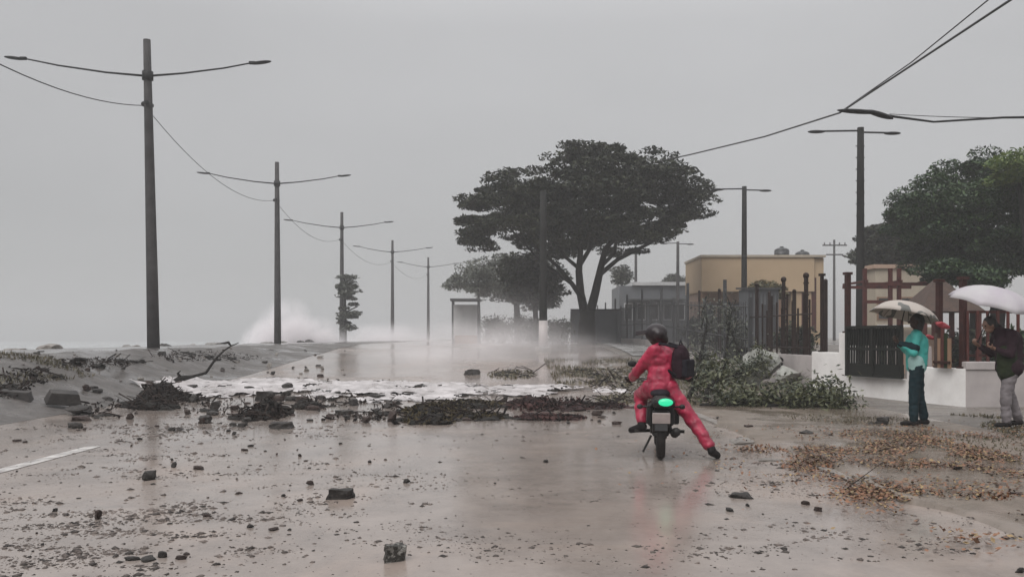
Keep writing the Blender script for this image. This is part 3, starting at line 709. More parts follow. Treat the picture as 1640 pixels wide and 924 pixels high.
# ------------------------------------------------------------------ park wall, gate, fence
Bp = Vector((8.9, 17.4, 0)); Ap = Vector((7.4, 21.9, 0)); Cp = Vector((6.98, 26, 0)); Dp = Vector((6.9, 84, 0))
wroot = empty('park_wall', (Bp.x, Bp.y, 0), 0, 'low white rendered park wall with stepped top behind the two people', 'wall')
dirn = (Ap - Bp).normalized(); ang = math.atan2(dirn.y, dirn.x); nrm = Vector((math.cos(ang + math.pi / 2), math.sin(ang + math.pi / 2), 0))   # towards the road
def on_wall(px):      # metres along B->A where column px falls
    t = (px - CX) / F; return (t * Bp.y - Bp.x) / (dirn.x - t * dirn.y)
def wall_piece(nm, s0, s1, z0, z1, mt, th=.18, off=0.0, parent=wroot, bev=.012):
    c = dirn * ((s0 + s1) / 2) - nrm * (th / 2 + off)
    return MB().box((c.x, c.y, (z0 + z1) / 2), (s1 - s0, th, z1 - z0), (0, 0, ang)).build(nm, mt, parent, bevel=bev)
sA = (Ap - Bp).length; s1490 = on_wall(1488); s1450 = on_wall(1452); s1362 = on_wall(1362); s1345 = on_wall(1345)
wall_piece('wall_panel', 0, s1450, -.3, .8, M['white'])
wall_piece('wall_panel', s1450, s1362, -.3, .52, M['white'])
wall_piece('pillar', s1362, s1345, -.3, 1.52, M['white'], .24, -.03)
wall_piece('wall_panel', s1345, sA, -.3, 1.06, M['white'])
gw = MB().box((.62, .1, .18), (1.24, .2, 1.2)).build('return_wall', M['greywall'], wroot, bevel=.012)
MB().box((.4, .1, .86), (.8, .26, .16)).build('return_wall_cap', M['greywall'], wroot, bevel=.015)
MB().box((2.2, .12, .1), (1.9, .2, 1.1)).build('return_wall', M['white'], wroot, bevel=.012)
# pinkish continuation
q = empty('park_wall', (Ap.x, Ap.y, 0), 0, 'low pinkish stretch of wall continuing left of the white wall', 'wall')
v = Cp - Ap; c = v / 2; MB().box((c.x + .1, c.y, .42), (v.length, .18, 1.1), (0, 0, math.atan2(v.y, v.x))).build('wall_panel', M['greywall'], q, bevel=.012)
# gate
g0 = Bp + dirn * ((s1450 + s1362) / 2); gl = s1362 - s1450
groot = empty('steel_gate', (g0.x, g0.y, .53), ang, 'wide dark steel gate set in the white wall left of teal person', 'gate')
H = 1.12; MB().box((0, .09, H * .14), (gl, .05, H * .26)).build('kick_panel', M['gate'], groot)
for zz in (.03, H * .56, H): MB().box((0, .12, zz), (gl, .07, .06)).build('rail', M['gate'], groot)
for xx in (-gl / 2 + .04, 0, gl / 2 - .04): MB().box((xx, .125, H / 2), (.06, .08, H)).build('stile', M['gate'], groot)
mb = MB(); k = int(gl / .085)
for i in range(k): mb.box((-gl / 2 + .08 + i * (gl - .16) / (k - 1), .1, H * .62), (.03, .03, H * .74))
mb.build('bars', M['gate'], groot)
MB().box((0, .04, H * .8), (gl - .1, .015, H * .34)).build('mesh_panel', M['gate'], groot)
# pale stones standing behind the gate
for i in range(7):
    p = g0 + dirn * (-.95 + i * .32) - nrm * .55
    o = MB().box((0, 0, .62), (.1, .1, 1.25), None, .6).build('marker_post', M['plate'], None, bevel=.01); o.location = (p.x, p.y, -.02); 
    tag(o, '%s short pale stake from the left in the row behind the steel gate' % ['seventh', 'sixth', 'fifth', 'fourth', 'third', 'second', 'first'][i], 'stake', 'pale stakes behind the steel gate')
# red-brown posts and other posts, each its own thing
def post_on_wall(px, z0, z1, th, mt, label, group='red-brown posts along the park wall', off=.02):
    s = on_wall(px); p = Bp + dirn * s - nrm * .1
    r = empty('fence_post', (p.x, p.y, z0), ang, label, 'post', group)
    MB().box((0, 0, (z1 - z0) / 2), (th, th, z1 - z0)).build('shaft', mt, r, bevel=.01)
    MB().box((0, 0, z1 - z0 + .03), (th + .05, th + .05, .06)).build('cap', mt, r)
    MB().box((0, 0, .02), (th + .06, th + .06, .04)).build('base_plate', mt, r)
ZT = lambda px, py: EYE + (HY - py) / F * (Bp.y + dirn.y * on_wall(px))
post_on_wall(1536, .8, ZT(1536, 448), .11, M['redpost'], 'dark red-brown post nearest the white umbrella')
post_on_wall(1498, .8, ZT(1498, 452), .105, M['redpost'], 'dark red-brown post just right of the teal person')
post_on_wall(1352, 1.52, ZT(1352, 440), .11, M['redpost'], 'dark red post standing on the white pillar by the gate')
post_on_wall(1311, 1.06, ZT(1311, 442), .07, M['iron'], 'thin rusty post on the white wall, left of the pillar')
for px in (1516, 1524):
    pass
# thin iron posts on the pinkish wall
for px, dd, zt_, th, lb in ((1291, 22.6, 444, .085, 'dark post where the white wall ends'), (1255, 24.6, 450, .08, 'knobbly iron post rising from the pinkish wall')):
    x = X(px, dd); r = empty('fence_post', (x, dd, .7), 0, lb, 'post', 'red-brown posts along the park wall')
    H_ = EYE + (HY - zt_) / F * dd - .7
    MB().box((0, 0, H_ / 2), (th, th, H_)).build('shaft', M['iron'], r)
    for k in range(7): MB().box((0, 0, .3 + k * .3), (th + .03, th + .03, .035)).build('knob', M['iron'], r)
    MB().ell((0, 0, H_ + .04), (.08, .08, .08)).build('finial', M['iron'], r)
# stub railing right of post (red slats) between gate and grey wall
r = empty('slat_fence', (Bp.x, Bp.y, .8), ang, 'short stretch of coloured vertical slats between the red-brown posts', 'fence')
s0, s1 = on_wall(1531), on_wall(1504)
for i in range(5):
    s = s0 + (s1 - s0) * (i + .5) / 5; mm = [M['brownwall'], M['olive'], M['redbeam'], M['brownwall'], M['thatch']][i]
    MB().box((s, .12, .3 + .05 * (i % 3)), (.075, .03, .6 + .1 * (i % 3))).build('slat', mm, r)
MB().box(((s0 + s1) / 2, .15, .12), (s1 - s0, .03, .05)).build('rail', M['redpost'], r)
# second slat fence on the return wall
r = empty('railing', (Bp.x, Bp.y, .94), 0, 'dark red railing on the grey wall under the white umbrella', 'railing')
for i in range(9): MB().box((.1 + i * .2, .12, .5), (.045, .045, 1.0)).build('baluster', M['redbeam'], r)
for zz in (.12, .98): MB().box((.9, .17, zz), (1.75, .04, .05)).build('rail', M['redpost'], r)
# the long iron fence
froot = empty('iron_fence', (Cp.x, Cp.y, 0), 0, 'long tall grey iron bar fence running away behind the rider', 'fence')
n = 19
for i in range(n):
    a = Cp.lerp(Dp, i / n); b = Cp.lerp(Dp, (i + 1) / n); za, zb_ = h(a.x, a.y), h(b.x, b.y); rel = lambda p, z: (p.x - Cp.x, p.y - Cp.y, z)
    Hf = 2.2
    Hp = Hf + (.75 if i % 2 else .15); MB().box(rel(a, za + Hp / 2), (.1, .1, Hp)).build('fence_post', M['fencegrey'], froot)
    mb = MB(); k = 12
    for j in range(1, k):
        if rng.random() < .06: continue
        c = a.lerp(b, j / k); z = za + (zb_ - za) * j / k
        mb.box(rel(c, z + Hf / 2 + .06), (.022, .03, Hf - .08))
    for zz in (.3, Hf * .5, Hf - .12):
        mb.tube([rel(a, za + zz), rel(b, zb_ + zz)], .022, 4)
    mb.build('bar_panel', M['fencegrey'], froot)
    m_ = (a + b) / 2; MB().box(rel(m_, (za + zb_) / 2 + .1), (.16, (b - a).length - .01, .42)).build('base_wall', M['greywall'], froot)

pb = h(X(1212, 27.5), 27.5) + .1; r = empty('fence_post', (X(1212, 27.5), 27.5, pb), 0, 'tall thin dark post in front of the grey shed', 'post', 'slim posts of the park fence')
Hq = EYE + (HY - 458) / F * 27.5 - pb; MB().box((0, 0, Hq / 2), (.09, .09, Hq)).build('shaft', M['iron'], r); MB().ell((0, 0, Hq + .03), .06).build('finial', M['iron'], r)
MB().box((0, 0, .06), (.2, .2, .2)).build('footing', M['concrete'], r)
pb = h(X(1232, 31), 31) + .1; r = empty('fence_post', (X(1232, 31), 31, pb), 0, 'slim dark post just right of the grey shed', 'post', 'slim posts of the park fence')
Hq = EYE + (HY - 470) / F * 31 - pb; MB().box((0, 0, Hq / 2), (.09, .09, Hq)).build('shaft', M['iron'], r); MB().ell((0, 0, Hq + .03), .06).build('finial', M['iron'], r)
MB().box((0, 0, .06), (.2, .2, .2)).build('footing', M['concrete'], r)
pb = h(X(1322, 23.5), 23.5) + .1; r = empty('fence_post', (X(1322, 23.5), 23.5, pb), 0, 'slim reddish post between the white pillar and the thin rusty post', 'post', 'slim posts of the park fence')
Hq = EYE + (HY - 452) / F * 23.5 - pb; MB().box((0, 0, Hq / 2), (.09, .09, Hq)).build('shaft', M['iron'], r); MB().ell((0, 0, Hq + .03), .06).build('finial', M['iron'], r)
MB().box((0, 0, .06), (.2, .2, .2)).build('footing', M['concrete'], r)
pb = h(X(1272, 26), 26) + .1; r = empty('fence_post', (X(1272, 26), 26, pb), 0, 'short slim post between the two knobbly iron posts', 'post', 'slim posts of the park fence')
Hq = EYE + (HY - 468) / F * 26 - pb; MB().box((0, 0, Hq / 2), (.09, .09, Hq)).build('shaft', M['iron'], r); MB().ell((0, 0, Hq + .03), .06).build('finial', M['iron'], r)
MB().box((0, 0, .06), (.2, .2, .2)).build('footing', M['concrete'], r)
pb = h(X(1152, 33), 33) + .1; r = empty('fence_post', (X(1152, 33), 33, pb), 0, 'slim dark post left of the T-shaped lamp post', 'post', 'slim posts of the park fence')
Hq = EYE + (HY - 466) / F * 33 - pb; MB().box((0, 0, Hq / 2), (.09, .09, Hq)).build('shaft', M['iron'], r); MB().ell((0, 0, Hq + .03), .06).build('finial', M['iron'], r)
MB().box((0, 0, .06), (.2, .2, .2)).build('footing', M['concrete'], r)
pb = h(X(1120, 40), 40) + .1; r = empty('fence_post', (X(1120, 40), 40, pb), 0, 'slim grey post below the left end of ochre building', 'post', 'slim posts of the park fence')
Hq = EYE + (HY - 468) / F * 40 - pb; MB().box((0, 0, Hq / 2), (.09, .09, Hq)).build('shaft', M['iron'], r); MB().ell((0, 0, Hq + .03), .06).build('finial', M['iron'], r)
MB().box((0, 0, .06), (.2, .2, .2)).build('footing', M['concrete'], r)
# open bars on the pinkish wall between its two iron posts
vr = empty('bar_railing', (Ap.x, Ap.y, .9), 0, 'open iron bars standing on the pinkish wall left of the white wall', 'railing')
for i in range(1, 12):
    c = (Cp - Ap) * (i / 12); MB().box((c.x + .1, c.y, .62 + .1 * (i % 3)), (.04, .04, 1.3 + .2 * (i % 3))).build('bar', M['iron'], vr)
for zz in (.25, 1.1): MB().tube([(0, 0, zz), ((Cp - Ap).x, (Cp - Ap).y, zz)], .02, 6).build('rail', M['iron'], vr)
# parked / background odds behind the fence: dark hedge
for i, (px, dd, wpx, hp, mt, lb) in enumerate(((1275, 36, 60, 44, 'leafA', 'dark low hedge behind the pinkish wall'), (1130, 46, 70, 46, 'leafD', 'grey-green bush behind the iron fence, right of the rider'),
                                              (1170, 34, 46, 60, 'leafD', 'tangled bush behind the fence beside the fallen branches'), (1420, 30, 90, 36, 'leafA', 'dark hedge right behind the steel gate'),
                                              (1555, 28, 80, 60, 'leafA', 'dark bush behind the white umbrella'), (1625, 26, 60, 70, 'leafB', 'green bush at the far right behind the bent person'))):
    shrub(px, 0, dd, wpx, hp, mt, lb, 'bushes behind the park wall and fence', nc=34, nl=110)

# ------------------------------------------------------------------ rocks, rubble and debris
def rock_mesh(seed, boxy=False):
    r = random.Random(seed); mb = MB()
    if boxy: mb.box((0, 0, 0), (1.8, 1.5, 1.1), (r.uniform(-.1, .1), r.uniform(-.1, .1), 0), .82)
    else: mb.ell((0, 0, 0), (1.15, .95, .85), (r.uniform(-.4, .4), r.uniform(-.4, .4), 0), 16, 11)
    me = mb.mesh('rock'); 
    import bmesh
    bm = bmesh.new(); bm.from_mesh(me)
    if boxy: bmesh.ops.subdivide_edges(bm, edges=bm.edges[:], cuts=4, use_grid_fill=True)
    o = Vector((r.uniform(0, 50), r.uniform(0, 50), 3))
    planes = [(Vector((r.gauss(0, 1), r.gauss(0, 1), r.gauss(0, 1))).normalized(), r.uniform(.42, .75)) for _ in range(11 if not boxy else 3)]
    for v in bm.verts:
        for nn, dd in planes:
            k = v.co.dot(nn) - dd
            if k > 0: v.co -= nn * k
        v.co += v.co.normalized() * (.2 * mnoise.noise(v.co * 1.7 + o) + .1 * mnoise.noise(v.co * 4 + o))
    bm.to_mesh(me); bm.free(); return me
RM = [rock_mesh(i) for i in range(7)]; BM_ = [rock_mesh(50 + i, True) for i in range(4)]
def rock(p, wdt, mt, label, group=None, kind='r', flat=.6, name='stone', i=None, rz=None, cat='stone', sink=.12):
    me0 = (RM if kind == 'r' else BM_)[(i if i is not None else rng.randrange(4))]
    key = me0.name + mt
    me = bpy.data.meshes.get(key)
    if me is None: me = me0.copy(); me.name = key; me.materials.clear(); me.materials.append(M[mt])
    o = bpy.data.objects.new(name, me); COL.objects.link(o)
    s = wdt / 2; o.scale = (s, s * rng.uniform(.7, 1), s * flat); o.rotation_euler = (0, 0, rng.uniform(0, 6.28) if rz is None else rz)
    o.location = (p.x, p.y, p.z + s * flat * (.7 - sink)); return tag(o, label, cat, group)
def rk(px, py, wpx, mt, label, **k):
    p = G(px, py); return rock(p, wpx * p.y / F, mt, label, **k)
rk(546, 799, 46, 'stone', 'squared grey broken block on the wet road, left of centre', kind='b', flat=.62, rz=.1, name='concrete_block', cat='block')
rk(633, 898, 46, 'lump', 'jagged pale-topped lump of concrete nearest the camera', kind='b', flat=1.0, rz=.5, i=3, name='concrete_block', cat='block')
rk(1187, 798, 36, 'stone', 'flat dark brick-like block below the planted foot of the rider', kind='b', flat=.4, rz=.1, i=2, name='brick_fragment', cat='block')
rk(1168, 819, 19, 'stone', 'small dark block beside the brick-like one below the rider', kind='b', flat=.5, i=3, name='brick_fragment', cat='block')
rk(128, 664, 52, 'stone', 'long low dark rock at the left end of the rubble line', flat=.45)
rk(240, 768, 32, 'stone', 'dark pointed stone in the left foreground beside a small round one', flat=.8)
rk(279, 749, 15, 'stone', 'small round black stone between two wider dark stones at left', flat=.9)
rk(316, 752, 22, 'brownstone', 'flat brown stone right of the small round black stone', flat=.5)
rk(157, 832, 20, 'brownstone', 'upright brown stone alone in the left foreground', flat=1.1)
rk(650, 774, 14, 'stone', 'lone small stone right of the squared grey block', flat=.8)
rk(592, 741, 12, 'stone', 'tiny stone straight behind the squared grey block', flat=.6)
rk(875, 741, 13, 'stone', 'lone dark pebble on the shiny road left of the motorcycle', flat=.7)
rk(330, 828, 16, 'brownstone', 'small brown stone midway between squared block and upright stone', flat=.6)
rk(440, 849, 24, 'brownstone', 'left one of two flat stones left of the jagged concrete lump', flat=.35)
rk(464, 850, 13, 'stone', 'smaller right one of two flat stones left of the jagged lump', flat=.45)
rk(210, 898, 24, 'stone', 'leftmost dark clod of the row at the bottom left', flat=.5)
rk(236, 897, 34, 'stone', 'long flat dark clod in the middle of the bottom left row', flat=.32)
rk(262, 893, 20, 'stone', 'taller dark clod of the row at the bottom left', flat=.9)
rk(292, 896, 19, 'brownstone', 'rightmost brown clod of the row at the bottom left', flat=.65)
rk(1198, 686, 24, 'brownstone', 'flat dark stone right of the rider, before the fallen branches', flat=.35)
rk(1290, 696, 40, 'stone', 'low wide clod on the edge of the leaf-strewn ground', flat=.3)
rk(1414, 681, 32, 'stone', 'dark lump left of the feet of the teal person', flat=.6)
rk(1398, 681, 14, 'stone', 'small dark stone beside the dark lump near the teal person', flat=.6)
rk(1626, 796, 34, 'brownstone', 'dark stone at the right edge, halfway down', flat=.35)
rk(1634, 918, 20, 'stone', 'dark stone in the bottom right corner', flat=.7)
rk(450, 686, 42, 'stone', 'squared black rock in front of the second debris heap', kind='b', flat=.45, rz=0)
rk(1205, 709, 84, 'kerb', 'broken thin concrete slab lying right of the planted foot', kind='b', flat=.12, rz=.03, name='concrete_slab', cat='slab')
rk(1232, 738, 46, 'kerb', 'narrow muddy slab fragment in front of the thin slab', kind='b', flat=.14, rz=.0, name='concrete_slab', cat='slab')
rk(1212, 617, 84, 'pale', 'large pale boulder half buried in the fallen branches', flat=1.0, i=0, rz=.2, name='boulder', cat='boulder')
rk(1262, 620, 60, 'pale', 'smaller pale boulder right of the large pale one', flat=.9, i=5, name='boulder', cat='boulder')
rk(755, 600, 26, 'stone', 'grey rock standing in the spray behind the foam', kind='b', i=0, flat=.6)
rk(425, 642, 38, 'stone', 'upright dark rock rising from the foam above the second debris heap', kind='b', i=3, flat=.7)
rk(885, 652, 22, 'brownstone', 'small rock on the reddish debris, left of the rider', flat=1)
# scattered stones, each described by the landmark it lies nearest to
LMK = [(546, 790, 'the squared grey block'), (633, 880, 'the jagged concrete lump'), (240, 760, 'the dark pointed stone'), (157, 825, 'the upright brown stone'), (250, 896, 'the bottom left clod row'),
       (128, 658, 'the long low rock'), (250, 645, 'the black heap'), (430, 660, 'the second heap'), (700, 660, 'the olive seaweed'), (850, 652, 'the reddish seaweed'), (1058, 720, 'the motorcycle'), (1140, 728, 'the planted foot'),
       (1187, 795, 'the brick-like block'), (1205, 708, 'the thin slab'), (1290, 694, 'the low wide clod'), (1414, 678, 'the dark lump'), (1468, 684, 'the teal person'), (1604, 684, 'the bent person'), (1626, 794, 'the right edge stone'),
       (875, 740, 'the lone dark pebble'), (70, 740, 'the painted road line'), (330, 826, 'the small brown stone'), (440, 849, 'the two flat stones'), (650, 773, 'the lone small stone'), (450, 686, 'the squared black rock'), (316, 752, 'the flat brown stone'), (243, 557, 'the nearest lamp post'), (445, 550, 'the second lamp post'), (360, 552, 'the bent branch tip'), (60, 590, 'the left edge bank')]
FIELD = []
def field(n, x0, x1, y0, y1, w0, w1, mts, noun, group, bias=1.0):
    for _ in range(n):
        px = rng.uniform(x0, x1); py = y0 + (y1 - y0) * rng.random() ** bias
        p = G(px, py); wpx = w0 + (w1 - w0) * rng.random() ** 1.8; mt = rng.choice(mts); fl = rng.uniform(.35, .85)
        o = rock(p, max(.02, wpx * p.y / F), mt, None, group, rng.choice('rrrb'), fl)
        L = min(LMK, key=lambda m: (m[0] - px) ** 2 + 2.5 * (m[1] - py) ** 2); dx, dy = px - L[0], py - L[1]
        dr = ('right of' if dx > 0 else 'left of') if abs(dx) > 1.6 * abs(dy) else ('in front of' if dy > 0 else 'behind')
        o['category'] = 'stone'; FIELD.append((o, noun, ('flat ' if fl < .5 else 'rounded ' if fl > .68 else '') + {'stone': 'black', 'brownstone': 'brown', 'kerb': 'grey'}[mt], dr + ' ' + L[2], dx * dx + dy * dy))
field(60, 15, 520, 690, 915, 5, 15, ['stone', 'brownstone'], 'stone', 'small stones on the left of the road', 1.4)
field(22, 420, 800, 690, 900, 3, 8, ['stone', 'brownstone'], 'tiny stone', 'tiny stones on the middle of the road')
field(95, 110, 660, 616, 690, 7, 30, ['stone', 'stone', 'brownstone'], 'rubble stone', 'stones of the rubble line before the foam')
field(40, 620, 1010, 640, 680, 7, 22, ['brownstone', 'stone'], 'debris stone', 'stones in the reddish debris')
field(80, 10, 560, 560, 612, 4, 15, ['kerb', 'stone', 'brownstone'], 'bank stone', 'stones on the seaside bank')
field(40, 1140, 1630, 690, 830, 5, 16, ['brownstone', 'kerb', 'stone'], 'verge stone', 'stones on the leafy verge')
ORD = ['nearest', 'second', 'third', 'fourth', 'fifth', 'sixth', 'seventh', 'eighth', 'ninth', 'tenth', 'eleventh', 'twelfth', 'thirteenth', 'fourteenth', 'fifteenth', 'sixteenth', 'seventeenth', 'eighteenth', 'nineteenth', 'twentieth']
fam = {}
for it in FIELD: fam.setdefault((it[1], it[2], it[3]), []).append(it)
for (noun, col, where), its in fam.items():
    its.sort(key=lambda t: t[4])
    for k, it in enumerate(its): it[0]['label'] = ('%s %s %s %s' % (ORD[min(k, 19)] if len(its) > 1 else 'only', col, noun, where)).replace('  ', ' ')
# shore rocks
TENS = ['', 'twenty-', 'thirty-']
for i in range(32):
    y = 22 + i * 1.8 + rng.uniform(-.5, .5); x = shore(y) + rng.uniform(-.5, .6); p = Vector((x, y, h(x, y) - .12))
    rock(p, rng.uniform(.4, 1.1), rng.choice(['stone', 'kerb', 'concrete']), ('%s rock along the sea edge, counted from the left edge' % (['first'] + ORD[1:])[i]) if i < 20 else ('%s rock along the sea edge, counted from the farthest end' % (['first'] + ORD[1:])[31 - i]), 'rocks along the sea edge', flat=rng.uniform(.4, .7), sink=.5)
# gravel
def gravel(name, regions, mt, label, smin=.0066, smax=.03):
    C = []; S = []
    for (n, cx, sx_, y0, y1, bx) in regions:
        for _ in range(n):
            px = rng.gauss(cx, sx_); py = y0 + (y1 - y0) * rng.random() ** bx
            if px < -40 or px > 1700: continue
            p = G(px, py); q = mnoise.noise(Vector((p.x * .5, p.y * .9, 0))) + .9 * mnoise.noise(Vector((p.x * 2, p.y * 4, 4)))
            if rng.random() > .05 + 1.9 * max(0, q - .05): continue
            C.append((p.x, p.y, p.z + .006)); S.append(min(.034, smin * math.exp(rng.gauss(-.1, .7))) * (.75 + p.y * .05))
    C = np.array(C); S = np.array(S); N = len(C)
    base = np.array([(1, 0, 0), (0, 1, 0), (-1, 0, 0), (0, -1, 0), (.25, .1, .42), (0, 0, -.4)], float)
    F_ = np.array([(0, 1, 4), (1, 2, 4), (2, 3, 4), (3, 0, 4), (1, 0, 5), (2, 1, 5), (3, 2, 5), (0, 3, 5)])
    a = nr.uniform(0, 6.28, N); ca, sa = np.cos(a), np.sin(a)
    j = base[None] * nr.uniform(.6, 1.4, (N, 6, 1)) * S[:, None, None]
    V = np.stack([j[..., 0] * ca[:, None] - j[..., 1] * sa[:, None], j[..., 0] * sa[:, None] + j[..., 1] * ca[:, None], j[..., 2]], -1) + C[:, None]
    Fq = (F_[None] + (np.arange(N) * 6)[:, None, None]).reshape(-1, 3)
    return tag(fastmesh(name, V.reshape(-1, 3), Fq, mt), label, kind='stuff')
gravel('gravel', [(36000, 180, 230, 668, 930, 1.2), (9000, 480, 280, 660, 930, 1.2), (9000, 480, 260, 622, 700, 1), (1300, 1000, 200, 700, 930, 1)], M['gravel'], 'dark grit and pebbles strewn over the wet road')
gravel('verge_gravel', [(11000, 1400, 160, 690, 900, 1), (2200, 1260, 90, 665, 780, 1)], M['gravel'], 'grit and small rubble strewn over the muddy verge')

# debris mats: twigs, weed clumps, on the road
def debris(label, regs, weed_mt, ntw, nlf, clod=.5, leaf=.05):
    """regs: pixel ellipses (cx, cy, rx, ry, height_m)"""
    root = empty('storm_debris', (0, 0, 0)); root['kind'] = 'stuff'; root['label'] = label
    mb = MB(); C = []; cl = MB(); tot = sum(r[2] for r in regs); o0 = G(regs[0][0], regs[0][1]); root.location = o0
    for cx, cy, rx, ry, hh in regs:
        f = rx / tot
        def pick():
            a = rng.uniform(0, 6.28); q = math.sqrt(rng.random()); return G(cx + rx * q * math.cos(a), cy + ry * q * math.sin(a)), 1 - q * q
        for _ in range(int(ntw * f)):
            p, k = pick(); L = rng.uniform(.15, .8); a = rng.uniform(0, 6.28); t = rng.gauss(.08, .4)
            p = p - o0; z = p.z + .02 + hh * k * rng.random(); v = Vector((math.cos(a), math.sin(a), t)) * L / 2; b = Vector((rng.gauss(0, .05), rng.gauss(0, .05), rng.gauss(0, .03)))
            c = Vector((p.x, p.y, z)); r0 = rng.uniform(.005, .02) * (1.8 if rng.random() < .1 else 1); mb.tube([c - v, c + b, c + v], [r0, r0 * .9, r0 * .4], 5)
        for _ in range(int(nlf * f)):
            p, k = pick(); p = p - o0; C.append((p.x, p.y, p.z + .01 + hh * k * rng.random()))
        for _ in range(int(rx * clod)):
            p, k = pick(); p = p - o0; s = rng.uniform(.06, .2); cl.ell((p.x, p.y, p.z + hh * k * .3), (s * 1.5, s, max(.03, hh * k * .8 * rng.uniform(.3, 1))), (0, 0, rng.uniform(0, 3)), 9, 6)
    mb.build('twigs', M['twig'], root); leaves('weed_clumps', np.array(C), leaf, M[weed_mt], root, .7)
    if not cl.v: return root
    o = cl.build('sodden_clods', M['weedred'] if weed_mt == 'weedred' else M['bark'], root)
    for v in o.data.vertices: v.co += Vector((mnoise.noise(v.co * 9), mnoise.noise(v.co * 9 + Vector((5, 0, 0))), .7 * mnoise.noise(v.co * 8 + Vector((0, 9, 0))))) * .09
    return root
debris('black heap of broken wood and rubble at the foot of the bent branch', [(245, 650, 42, 8, .26), (258, 634, 34, 8, .3), (300, 640, 22, 4, .1)], 'twig', 120, 1400, .45)
debris('second black heap of wood and rubble right of the bent branch', [(430, 664, 34, 8, .3), (405, 670, 26, 5, .1), (492, 652, 24, 5, .12)], 'twig', 90, 1000, .4)
debris('long olive and brown seaweed heap in the middle of the road', [(695, 662, 62, 9, .2), (745, 650, 70, 5, .14), (685, 675, 44, 6, .14), (770, 668, 44, 6, .05)], 'weed', 90, 2400, .3)
debris('reddish brown seaweed heap left of the rider', [(855, 652, 45, 8, .24), (910, 652, 38, 7, .22), (880, 670, 60, 5, .04), (968, 652, 40, 4, .08)], 'weedred', 70, 1900, .3)
debris('thin scatter of twigs and weed along the rubble line', [(170, 655, 60, 16, .04), (350, 650, 60, 16, .05), (545, 640, 70, 12, .07), (575, 668, 50, 8, .05), (620, 655, 30, 12, .06)], 'twig', 40, 520, clod=.05)
debris('brown weed washed up beyond the foam near the median', [(1000, 618, 60, 12, .15), (960, 598, 60, 8, .12), (1010, 640, 60, 8, .08), (820, 600, 40, 8, .06)], 'grass', 120, 1800, .12)
debris('twigs and leaves trailing along the right kerb', [(1225, 720, 40, 6, .04), (1300, 748, 50, 8, .04), (1400, 790, 60, 10, .04), (1480, 750, 80, 5, .05), (1590, 800, 50, 8, .05)], 'litter', 5, 900, clod=.0, leaf=.03)

debris('brown weed and broken stems heaped on the bank at the left edge', [(45, 605, 45, 16, .06), (20, 628, 30, 12, .1), (150, 582, 80, 9, .05), (330, 572, 90, 8, .04)], 'twig', 70, 1000, .12, leaf=.05)
# bent broken branch sticking up
p0 = G(290, 616); dd = p0.y
root = empty('broken_branch', p0, 0, 'bent bare branch rising from the black heap at left', 'branch')
pts = [P(a, b, dd) - p0 for a, b in ((268, 622), (290, 606), (308, 603), (330, 597), (338, 585), (346, 574), (358, 562), (370, 554), (382, 549))]
pts[0].z = -.02
MB().tube(pts, [.07, .085, .04, .038, .034, .028, .022, .018, .01], 8).build('stem', M['bark'], root, True)
a = pts[7]; MB().tube([a, a + Vector((-.08, .05, .09)), a + Vector((-.3, .1, .07))], [.02, .04, .012], 6).build('twig', M['bark'], root, True); MB().tube([pts[1], pts[1] + Vector((-.05, -.1, .14)), pts[1] + Vector((.02, -.1, .2))], [.05, .03, .015], 6).build('twig', M['bark'], root, True)

# leaf litter on the verge
def litter(label, mt, n, size):
    C = []
    spots = [(1450, 712, 190, 24, .34), (1560, 735, 110, 30, .28), (1330, 722, 90, 24, .12), (1290, 752, 60, 14, .05), (1420, 792, 90, 18, .07), (1590, 830, 80, 40, .08), (1580, 700, 80, 14, .06)] + [(1190 + 45 * q, 712 + 17 * q, 55, 11, .028) for q in range(10)] + [(1470, 770, 220, 60, .2), (1400, 730, 260, 40, .2)]
    for cx, cy, rx, ry, f in spots:
        for _ in range(int(n * f)):
            p = G(cx + rng.gauss(0, .6) * rx, cy + rng.gauss(0, .6) * ry)
            if rng.random() > .4 + 1.7 * mnoise.noise(Vector((p.x * 1.6, p.y * 1.1, 8))): continue
            C.append((p.x, p.y, p.z + .035 + abs(rng.gauss(0, .015))))
    o = leaves('fallen_leaves', np.array(C), size, mt, None, .3, .6); return tag(o, label, kind='stuff')
litter('brown and orange dead leaves carpeting the verge', M['litter'], 10500, .021)
litter('yellowish dead leaves scattered over the verge', M['litterY'], 4200, .02)
# grass on left bank and near median
def tufts(label, regs, n, mt, hgt):
    V = []; 
    for (x0, x1, y0, y1, f) in regs:
        for _ in range(int(n * f)):
            x, y = rng.uniform(x0, x1), rng.uniform(y0, y1)
            if mnoise.noise(Vector((x * .8, y * .5, 9))) < -.05: continue
            z = h(x, y) + .01; a = rng.uniform(0, 6.28); H = hgt * rng.uniform(.4, 1.3); w_ = .02; l = (rng.gauss(0, .4) * H, rng.gauss(0, .4) * H)
            V += [(x - w_ * math.cos(a), y - w_ * math.sin(a), z), (x + w_ * math.cos(a), y + w_ * math.sin(a), z), (x + l[0], y + l[1], z + H)]
    V = np.array(V); return tag(fastmesh('grass', V, np.arange(len(V)).reshape(-1, 3), mt), label, kind='stuff')
tufts('sparse brown-green weeds on the bank at the left edge', [(-11.9, -9.6, 15.5, 20.5, 1)], 2600, M['grass'], .09)
tufts('dull olive grass trampled into the muddy verge', [(4.6, 8.3, 9.5, 15.5, 1)], 5200, M['grass'], .045)
tufts('ragged grass on the muddy strip beyond the foam', [(1.2, 4.6, 24, 34, .6), (3.4, 6.6, 17, 26, .4)], 5000, M['grass'], .1)
